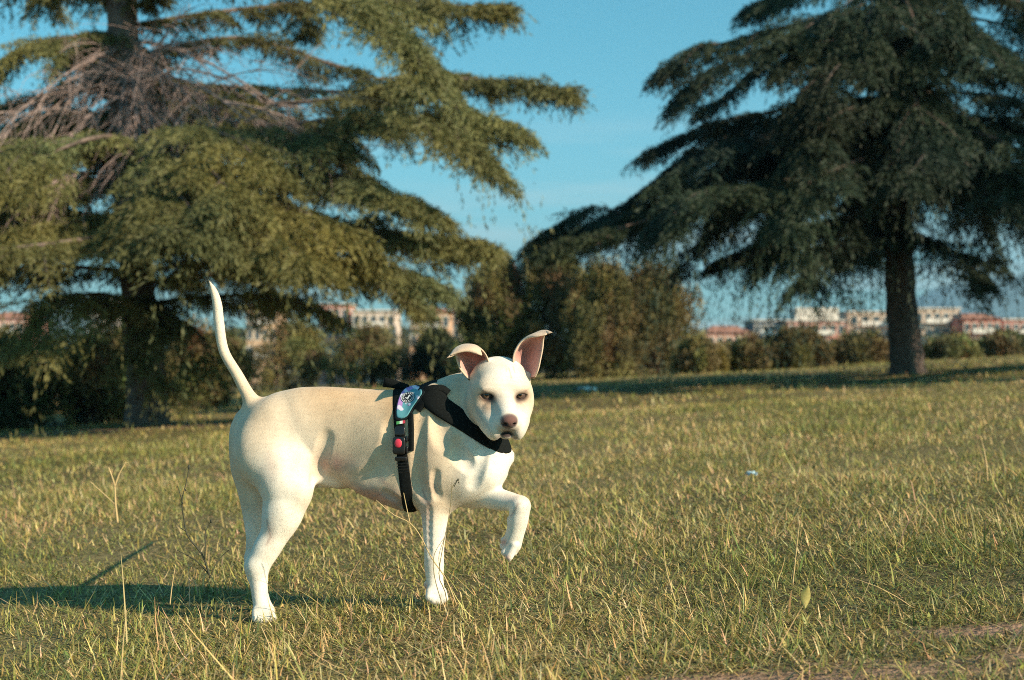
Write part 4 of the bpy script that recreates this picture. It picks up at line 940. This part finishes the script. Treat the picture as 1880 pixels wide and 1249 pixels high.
cedar("cedar_tree", "dark shaded cedar on the right with drooping branches above a straight bare trunk", bR, tR, [.30, .235, .215, .20, .18, .16, .12, .05, .02], limbsR, randR, 12, hue=(.032, .050, .028), tsize=1.1, gap=-.46, fringe=.22)
# a neighbouring cedar just outside the picture on the right, whose shade lies over the one in view
bO = np.array([13.4, 14.3, float(ground(13.4, 14.3))])
def randO(r):
    out = []
    for k in range(64):
        z = bO[2] + r.uniform(1.4, 10.8); out.append((z, r.uniform(0, 6.28), min(4.2, max(.6, (11.8 - z) * .62)) * r.uniform(.75, 1.05), .12, .30))
    return out
cedar("cedar_tree", "neighbouring cedar standing beyond the right edge of the view and shading the one beside it", bO, [bO + [0, 0, z] for z in (-.3, 1, 4, 8, 11.4)], [.3, .24, .2, .1, .03], [], randO, 13, dens=.8, tsize=1.6)
# ================================================================== shrubs and low trees along the far edge of the field
m_leaf = mat("shrub_leaves", attr=True, rough=.6, spec=.3, transl=.2)
m_stem = mat("shrub_stems", (.10, .07, .05), rough=.95, noise=(20, .6, 1.4))
def shrub(label, x0, x1, ytop, Y, hue, seed, n_leaf=11000, plume=1.0, name="shrub", cat_="shrub", group="shrubs along the far edge of the field", size=.07):
    r = np.random.default_rng(seed); xc = ((x0 + x1) / 2 - 940) / FPX * Y; hwid = (x1 - x0) / 2 / FPX * Y
    zb = float(ground(xc, Y)); zt = CAMZ - (ytop - HORY) / FPX * Y; hgt = zt - zb; dep = max(.7, hwid * .8)
    root = empty(name, (xc, Y, zb), label, cat_, group)
    nc = int(60 + hgt * 26 * hwid); u = r.uniform(0, 1, nc) ** .8; th = r.uniform(0, 6.28, nc); rad = np.sqrt(r.uniform(.05, 1, nc))
    prof = np.clip(1.05 - .9 * (u - .35) ** 2 * np.where(u > .35, 2.1, 2.0), .15, 1)
    cc = np.stack([xc + hwid * .85 * prof * rad * np.cos(th), Y + dep * .85 * prof * rad * np.sin(th), zb + hgt * (.04 + .88 * u)], -1)
    cs = np.stack([r.uniform(.12, .28, nc) * min(1.2, hwid + .2), r.uniform(.12, .28, nc) * min(1.2, hwid + .2), r.uniform(.14, .34, nc) * plume], -1)
    if plume > 1: cs[:, :2] *= .85; cs[:, 2] *= 1.15
    else: cs[:, :2] *= .85
    sp_ = r.uniform(size=nc) < .12; cc[sp_, 2] += r.uniform(.05, .28, sp_.sum()) * min(1.5, hgt * .5)
    k = r.integers(0, nc, n_leaf); d = r.normal(size=(n_leaf, 3)); d /= np.linalg.norm(d, axis=1)[:, None]
    B = cc[k] + d * cs[k] * r.uniform(.55, 1.08, (n_leaf, 1)) * (1 + .25 * fnoise(d * 2 + k[:, None], 2, seed))[:, None]
    B[:, 2] = np.maximum(B[:, 2], ground(B[:, 0], B[:, 1]) + .01)
    D = d * .6 + r.normal(0, .5, (n_leaf, 3)) + np.array([0, 0, .35]); D /= np.linalg.norm(D, axis=1)[:, None]
    ccol = np.array(hue) * r.uniform(.65, 1.35, (nc, 1)) * (1 + .12 * r.normal(size=(nc, 3)))
    C = np.clip(ccol[k] * r.uniform(.8, 1.25, (n_leaf, 1)), .006, 1)
    V, F, C4 = tufts(B, D, r.uniform(.6, 1.4, n_leaf) * size, r.uniform(.35, .7, n_leaf) * size, C, r)
    meshobj("crown", V, F, m_leaf, root, colors=C4)
    st = MB()
    for j in range(7):
        a = r.uniform(0, 6.28); e = cc[r.integers(0, nc)]; b = np.array([xc + .12 * math.cos(a), Y + .12 * math.sin(a), zb - .05])
        st.add(*tube(catmull([b, b * .6 + e * .4 + [0, 0, .1], e], 8), np.linspace(.03, .008, 8), 6, cap=False))
    st.obj("stem", m_stem, root, smooth=True)
    return root
OL, BR, DK, GN = (.165, .145, .058), (.19, .158, .064), (.045, .055, .030), (.095, .10, .045)
SH = [
 ("dark shrub at the left border, under the cedar", -90, 120, 640, 18.6, GN, 0),
 ("dull green shrub between the left border and the left cedar's trunk", 90, 255, 640, 19.0, GN, 0),
 ("bushy olive shrub filling the gap between the left cedar's trunk and the raised tail", 275, 430, 618, 23.0, OL, 0),
 ("olive shrub far back at the left border, behind the dark one", -120, 90, 612, 25.0, OL, 0),
 ("dull shrub far behind the left cedar's trunk", 130, 330, 610, 27.0, OL, 0),
 ("bronze green shrub right behind the dog's raised tail", 330, 480, 612, 36.5, OL, 0),
 ("wide brownish shrub behind the dog's rump", 455, 625, 596, 36.0, BR, 0),
 ("brownish shrub behind the middle of the dog's back", 595, 765, 606, 35.0, (.165, .142, .062), 0),
 ("blackish shrub behind the harness, left of the folded ear", 742, 862, 612, 34.0, DK, 0),
 ("tall dark green bush between the dog's two ears", 825, 1000, 478, 31.5, OL, 1),
 ("tall bronze bush rising right above the upright ear", 905, 1115, 446, 31.0, OL, 1),
 ("golden brown bush right of the upright ear", 1020, 1195, 492, 30.0, BR, 1),
 ("golden brown bush standing left of the pink house", 1110, 1295, 500, 30.5, BR, 1),
 ("low brown shrub below the left end of the pink house", 1235, 1335, 636, 28.0, BR, 0),
 ("low brown shrub below the right end of the pink house", 1315, 1430, 636, 28.5, OL, 0),
 ("rounded olive shrub in front of the dark blue building", 1395, 1535, 618, 28.5, (.12, .10, .04), 0),
 ("low olive shrub left of the right cedar's trunk", 1510, 1650, 630, 29, OL, 0),
 ("low olive shrub right of the right cedar's trunk", 1685, 1800, 638, 29, OL, 0),
 ("olive shrub at the right border below the red house", 1775, 1930, 632, 29.5, OL, 0),
]
for i, (lb, x0, x1, yt, Y, hue, tall) in enumerate(SH):
    shrub(lb, x0, x1, yt, Y, hue, 100 + i, n_leaf=42000 if tall else 16000, plume=1.5 if tall else 1.0, name="tall_bush" if tall else "shrub", cat_="bush" if tall else "shrub")
# ================================================================== buildings, far trees, mountain
m_glass = mat("window_glass", (.03, .04, .055), rough=.15)
m_frame = mat("window_frame", (.60, .55, .47), rough=.6)
m_roof = mat("roof_tiles", (.36, .16, .10), rough=.9, noise=(2, .8, 1.2))
m_roofw = mat("pale_roof", (.58, .53, .47), rough=.8, noise=(1, .9, 1.1))
m_balc = mat("balcony_rail", (.70, .66, .60), rough=.7)
def house(name, label, x0, x1, ytop, Y, colr, floors, bays, roof='flat', depth=12, rz=0.0, penthouse=None, wdark=True):
    s = Y / FPX; xa, xb = (x0 - 940) * s, (x1 - 940) * s; zt = CAMZ - (ytop - HORY) * s; zb = float(ground((xa + xb) / 2, Y)) - .2; W = xb - xa; Hh = zt - zb
    root = empty(name, ((xa + xb) / 2, Y, zb), label, "building", "far buildings beyond the field")
    mw = mat("wall_" + name, colr, rough=.9, noise=(.25, .88, 1.1))
    b = MB(); c = np.array([(xa + xb) / 2, Y + depth / 2, zb + Hh / 2]); b.box(c, (W / 2, depth / 2, Hh / 2)); w = b.obj("wall", mw, root)
    rf = MB()
    if roof == 'flat': rf.box((c[0], c[1], zt + .16), (W / 2 + .35, depth / 2 + .35, .16)); rf.obj("roof", m_roofw, root)
    else:
        hgt = W * .16 if roof == 'gable' else 1.3; o = .5; x_, y_ = W / 2 + o, depth / 2 + o; z = zt + .01
        if roof == 'gable': v = [(-x_, -y_, z), (x_, -y_, z), (x_, y_, z), (-x_, y_, z), (0, -y_, z + hgt), (0, y_, z + hgt)]; f = [[0, 1, 4], [2, 3, 5], [1, 2, 5, 4], [3, 0, 4, 5], [0, 3, 2, 1]]
        else: k = min(x_ * .5, y_); v = [(-x_, -y_, z), (x_, -y_, z), (x_, y_, z), (-x_, y_, z), (-x_ + k, 0, z + hgt), (x_ - k, 0, z + hgt)]; f = [[0, 1, 5, 4], [2, 3, 4, 5], [1, 2, 5], [3, 0, 4], [0, 3, 2, 1]]
        rf.add(np.array(v) + [c[0], c[1], 0], f); rf.obj("roof", m_roof, root)
    fh = 3.1; first = None
    for fl in range(floors):
        z = zt - 1.7 - fl * fh
        if z < zb + 1: break
        for k in range(bays):
            x = xa + W * (k + .5) / bays; ww = min(.75, W / bays * .28)
            if first is None:
                q = MB(); q.box((0, -.02, 0), (ww, .05, .80)); pane = q.obj("window", m_glass, None, loc=(0, 0, 0))
                q = MB(); q.box((0, -.035, .90), (ww + .12, .07, .10)); q.box((0, -.035, -.90), (ww + .12, .11, .09)); q.box((-ww - .07, -.03, 0), (.07, .06, .799)); q.box((ww + .07, -.03, 0), (.07, .06, .799))
                frm = q.obj("frame", m_frame, None, loc=(0, 0, 0)); frm.parent = pane; pane.parent = root; first = (pane, frm)
                pane.location = (x - root.location.x, 0, z - zb)
            else:
                p = first[0].copy(); col.objects.link(p); p.parent = root; p.location = (x - root.location.x, 0, z - zb)
                f_ = first[1].copy(); col.objects.link(f_); f_.parent = p
        if fl % 2 == 0 and bays >= 4:
            q = MB(); x = xa + W * .5
            q.box((x, Y - .6, z - 1.15), (W * .5 * .55, .6, .09)); q.box((x, Y - 1.16, z - .62), (W * .5 * .55, .04, .42)); q.obj("balcony", m_balc, root)
    if penthouse:
        q = MB(); pw = W * penthouse / 2; q.box((c[0] + W * .05, c[1], zt + .33 + 1.3), (pw, depth / 3, 1.3)); q.obj("penthouse", m_roofw, root)
    return root
house("apartment_building", "dark grey blue block above the rounded olive shrub, leftmost of its row", 1383, 1442, 590, 300, (.055, .085, .13), 4, 4)  # its shaded side is put into the wall colour as dark blue
house("apartment_building", "pink block with white penthouse, second from the left in the right hand row", 1446, 1552, 590, 296, (.46, .21, .165), 4, 7, penthouse=.75)
house("apartment_building", "cream white block just left of the right cedar's trunk", 1558, 1660, 574, 305, (.58, .44, .34), 4, 5)
house("apartment_building", "tall cream block just right of the right cedar's trunk", 1680, 1762, 568, 298, (.58, .42, .32), 5, 5)
house("town_house", "salmon red house between the cream block and the right border", 1768, 1838, 586, 290, (.50, .17, .12), 4, 5, roof='hip')
house("town_house", "dull red house with a pale flat roof at the right border", 1842, 1920, 588, 294, (.40, .16, .13), 4, 5)
house("country_house", "low pink house alone in the gap left of the right hand row", 1298, 1380, 611, 250, (.55, .28, .21), 2, 5, roof='hip')
house("apartment_building", "peach coloured house with a gabled roof, seen left of the folded ear", 752, 826, 572, 240, (.56, .33, .20), 3, 5, roof='gable')
house("apartment_building", "whitish block right behind the folded ear", 830, 912, 566, 270, (.54, .44, .38), 4, 5, penthouse=.5)
house("apartment_building", "pink block above the wide brownish shrub", 586, 640, 560, 260, (.50, .23, .19), 4, 4)
house("apartment_building", "white block right of the pink block above the dog's back", 646, 726, 572, 255, (.60, .48, .40), 3, 5)
house("town_house", "small cream house seen through the cedar above the dog's rump", 452, 508, 566, 260, (.56, .38, .25), 3, 4, roof='hip')
house("town_house", "white house glimpsed left of the left cedar's trunk", 160, 216, 552, 250, (.76, .66, .60), 3, 4)
house("town_house", "pink house glimpsed at the left border under the cedar", -30, 46, 585, 250, (.66, .36, .30), 3, 5, roof='hip')
# far wood between and behind the buildings
def far_wood():
    r = np.random.default_rng(55); V, F, C = [], [], []; n0 = 0
    for k in range(150):
        Y = r.uniform(330, 420); x = r.uniform(-.40, .40) * Y; zb = -5.0; h = r.uniform(7.5, 11.0) if x > .12 * Y else r.uniform(8, 13); n = 500
        d = r.normal(size=(n, 3)); d /= np.linalg.norm(d, axis=1)[:, None]; B = np.array([x, Y, zb + h * .6]) + d * np.array([h * .38, h * .38, h * .42]) * r.uniform(.7, 1.05, (n, 1))
        c = np.array([.05, .055, .022]) * r.uniform(.7, 1.4)
        v, f, c4 = tufts(B, d * .5 + r.normal(0, .5, (n, 3)), np.full(n, 1.3), np.full(n, .8), np.tile(c, (n, 1)), r); V.append(v); F.append(f + n0); C.append(c4); n0 += len(v)
    return np.vstack(V), np.vstack(F), np.vstack(C)
v, f, c = far_wood(); tag(meshobj("far_wood", v, f, m_leaf, colors=c), "far line of dark treetops among the distant buildings", "trees", kind='stuff')
# blue mountain on the right
mx = np.linspace(700, 5200, 150); my = np.linspace(3700, 6500, 60); MX, MY = np.meshgrid(mx, my, indexing='ij')
ridge = np.interp(MX, [700, 1050, 1250, 1400, 1700, 2200, 3200, 4200, 5200], [0, 40, 120, 190, 235, 300, 380, 300, 150]); fy = np.exp(-((MY - 4700) / 520) ** 2)
pm = np.stack([MX, MY, 0 * MX], -1)
MZ = ridge * 1.12 * fy * (1 + .10 * fnoise(pm, .004, 61) + .04 * fnoise(pm, .016, 62)) - 12
m_mtn = mat("mountain_forest", (.045, .07, .06), rough=.95, noise=(.01, .7, 1.4))
nM = len(my); a_ = np.arange(len(mx) - 1)[:, None]; b2_ = np.arange(nM - 1)[None]
tag(meshobj("mountain", np.stack([MX, MY, MZ], -1).reshape(-1, 3), np.stack([a_ * nM + b2_, (a_ + 1) * nM + b2_, (a_ + 1) * nM + b2_ + 1, a_ * nM + b2_ + 1], -1).reshape(-1, 4), m_mtn, smooth=True), kind='structure')
# ================================================================== weeds, dry stalks and scraps in the grass
m_dry = mat("dry_stalk", (.50, .36, .17), rough=.8); m_dk = mat("dark_twig", (.045, .045, .028), rough=.85); m_ol = mat("olive_stalk", (.20, .16, .07), rough=.8)
def weed(name, label, lines, m, root_px, Y, seeds=()):
    b = P(root_px[0], root_px[1], Y); root = empty(name, b, label, "weed")
    mb = MB()
    for ln, r0, r1 in lines:
        c = catmull(np.array([P(x, y, Y + d) for x, y, d in ln]), 18); mb.add(*tube(c, np.linspace(r0, r1, 18), 6))
    mb.obj("stalk", m, root, smooth=True)
    if seeds:
        sb = MB()
        for (x, y, d, rr) in seeds: v, f, _ = sphere(P(x, y, Y + d), (rr * .6, rr * .6, rr), 8, 6); sb.add(v, f)
        sb.obj("seed_head", m_dk, root, smooth=True)
    return root
weed("bare_twig", "dark branching twig standing up left of the dog's hind legs", [
  ([(386, 1062, 0), (372, 1020, 0), (345, 985, 0), (338, 955, .01), (334, 920, 0), (341, 890, 0), (347, 858, 0)], .0026, .0008),
  ([(376, 1030, 0), (377, 1000, -.01), (378, 975, 0), (388, 957, 0)], .0016, .0008), ([(336, 926, 0), (330, 905, 0), (326, 893, 0)], .0013, .0007),
  ([(340, 975, 0), (330, 968, .01), (318, 955, .02)], .0011, .0006), ([(384, 1055, 0), (360, 1030, .02), (325, 1010, .03)], .0015, .0007), ([(386, 1060, 0), (400, 1030, .01), (420, 1010, .02)], .0013, .0007)], m_dk, (386, 1062), 3.42,
  seeds=[(347, 858, 0, .006), (341, 900, 0, .003), (388, 957, 0, .005), (379, 985, 0, .003)])
weed("dry_weed", "pale forked dry stalk standing far left of the dog", [
  ([(216, 960, 0), (212, 925, 0), (210, 890, 0), (199, 858, 0)], .004, .0018), ([(211, 893, 0), (219, 870, 0), (231, 849, 0)], .0028, .0018), ([(210, 925, 0), (188, 905, .02), (165, 884, .03)], .0022, .0012)], m_dry, (216, 960), 4.6)
weed("seed_stalk", "thin dark stalk with a small seed head in front of the standing foreleg", [
  ([(826, 1150, 0), (818, 1090, 0), (806, 1058, -.01), (812, 1010, -.01), (822, 960, -.01), (828, 920, -.01), (830, 878, -.01)], .0014, .0007), ([(829, 900, -.01), (833, 890, -.01), (841, 881, -.01)], .0009, .0006),
  ([(808, 1048, -.01), (806, 1020, 0), (815, 990, 0)], .001, .0006), ([(812, 1110, 0), (798, 1060, -.01), (797, 1020, -.01), (815, 988, -.01)], .0011, .0006)], m_ol, (826, 1150), 3.14,
  seeds=[(841, 881, -.01, .0032), (838, 884, -.01, .003), (836, 888, -.01, .0028), (834, 892, -.01, .0025), (842, 886, -.01, .0022)])
weed("straw_stalk", "long straw leaning across the standing foreleg from the belly down to the right", [
  ([(838, 1110, 0), (818, 1062, 0), (792, 1024, 0), (772, 985, 0), (752, 960, 0), (722, 945, 0), (690, 918, 0)], .0017, .0009), ([(753, 962, 0), (746, 930, 0), (741, 905, 0)], .0013, .0007)], m_dry, (838, 1110), 3.16)
for k, (lb, pts, Y, w) in enumerate([
  ("upright straw in the grass left of the hind paws, beside the dog's shadow", [(312, 1110, 0), (316, 1075, 0), (322, 1038, 0)], 3.2, .0016),
  ("tall pale straw at the bottom edge below the dog's shadow", [(222, 1240, 0), (226, 1180, 0), (232, 1120, 0)], 2.85, .0016),
  ("pale straw leaning from lower right towards the hind paw", [(510, 1238, 0), (496, 1190, 0), (479, 1150, 0)], 2.85, .0018),
  ("bent straw sticking up in the grass right of the raised paw", [(1240, 1105, 0), (1222, 1040, 0), (1218, 985, 0)], 3.1, .0016),
  ("straw stalk standing in the middle of the right hand grass", [(1455, 1075, 0), (1462, 1010, 0), (1468, 955, 0)], 3.3, .0018),
  ("thin leaning straw near the right border of the grass", [(1850, 1120, 0), (1838, 1075, 0), (1825, 1040, 0)], 3.1, .0016)]):
    c = catmull(np.array([P(x, y, Y + d) for x, y, d in pts]), 14); o = meshobj("straw", *tube(c, np.linspace(w, w * .5, 14), 6), m_dry, smooth=True) if False else None
    mb = MB(); mb.add(*tube(c, np.linspace(w, w * .5, 14), 6)); o = mb.obj("straw", m_dry, smooth=True, loc=c[0]); tag(o, lb, "straw", "single straws in the grass")
# fallen yellow leaf and two scraps of litter
def leafmesh(c, L, W, tilt, up):
    n, m = 14, 7; s = np.linspace(0, 1, n)[:, None]; t = np.linspace(-1, 1, m)[None]; w = W * np.sin(np.pi * np.clip(s, .02, .98)) ** .8
    d = np.array(tilt, float); d /= np.linalg.norm(d); sd = np.cross(d, up); sd /= np.linalg.norm(sd); nn = np.cross(sd, d)
    return (np.array(c) + d * (s * L)[..., None] + sd * (t * w)[..., None] + nn * (.25 * W * t ** 2 + .1 * L * np.sin(s * 3))[..., None]).reshape(-1, 3), gridF(n, m)
m_yl = mat("yellow_leaf", (.50, .42, .14), rough=.6, noise=(200, .8, 1.15), transl=.3)
tag(meshobj("fallen_leaf", *leafmesh(P(1478, 1118, 2.95), .050, .010, (.10, -.1, 1), (0, 1, .2)), m_yl, smooth=True, loc=P(1478, 1118, 2.95)), "pale yellow leaf standing upright in the right hand grass", "leaf")
m_bl = mat("blue_scrap", (.10, .30, .42), rough=.4); m_bl2 = mat("pale_blue_scrap", (.35, .50, .58), rough=.4)
def scrap(label, px_, py_, Y, w, h, m, seed):
    r = np.random.default_rng(seed); n = 12; u = np.linspace(-1, 1, n); X, Z = np.meshgrid(u, u, indexing='ij'); c = P(px_, py_, Y)
    V = np.stack([X * w * (1 + .2 * np.sin(Z * 3)), Z * w * .7 + .1 * w * np.sin(X * 4), h * (.6 + .5 * np.sin(X * 5 + r.uniform(0, 6)) * np.cos(Z * 4) - .3 * (X ** 2 + Z ** 2))], -1).reshape(-1, 3) + c
    top = V; bot = V - [0, 0, .002]; F = np.vstack([gridF(n, n), gridF(n, n)[:, ::-1] + n * n]); tag(meshobj("litter_scrap", np.vstack([top, bot]), F, m, smooth=True, loc=c), label, "litter")
scrap("small blue scrap lying in the tree shade right of the dog's head", 1075, 716, 19.0, .13, .05, m_bl, 3)
scrap("pale blue scrap in the sunlit grass right of the dog", 1380, 871, 6.2, .022, .016, m_bl2, 4)
# ================================================================== haze: the air out to the mountain
hz = MB(); hz.box((0, 3500, 270), (8200, 4300, 290))
m_hz = bpy.data.materials.new("air"); m_hz.use_nodes = True; nt = m_hz.node_tree; nt.nodes.clear()
pv = nt.nodes.new('ShaderNodeVolumePrincipled'); pv.inputs['Color'].default_value = (.42, .74, 1, 1); pv.inputs['Density'].default_value = .00020; pv.inputs['Anisotropy'].default_value = .1
ou = nt.nodes.new('ShaderNodeOutputMaterial'); nt.links.new(pv.outputs[0], ou.inputs['Volume'])
tag(hz.obj("haze", m_hz), kind='stuff')
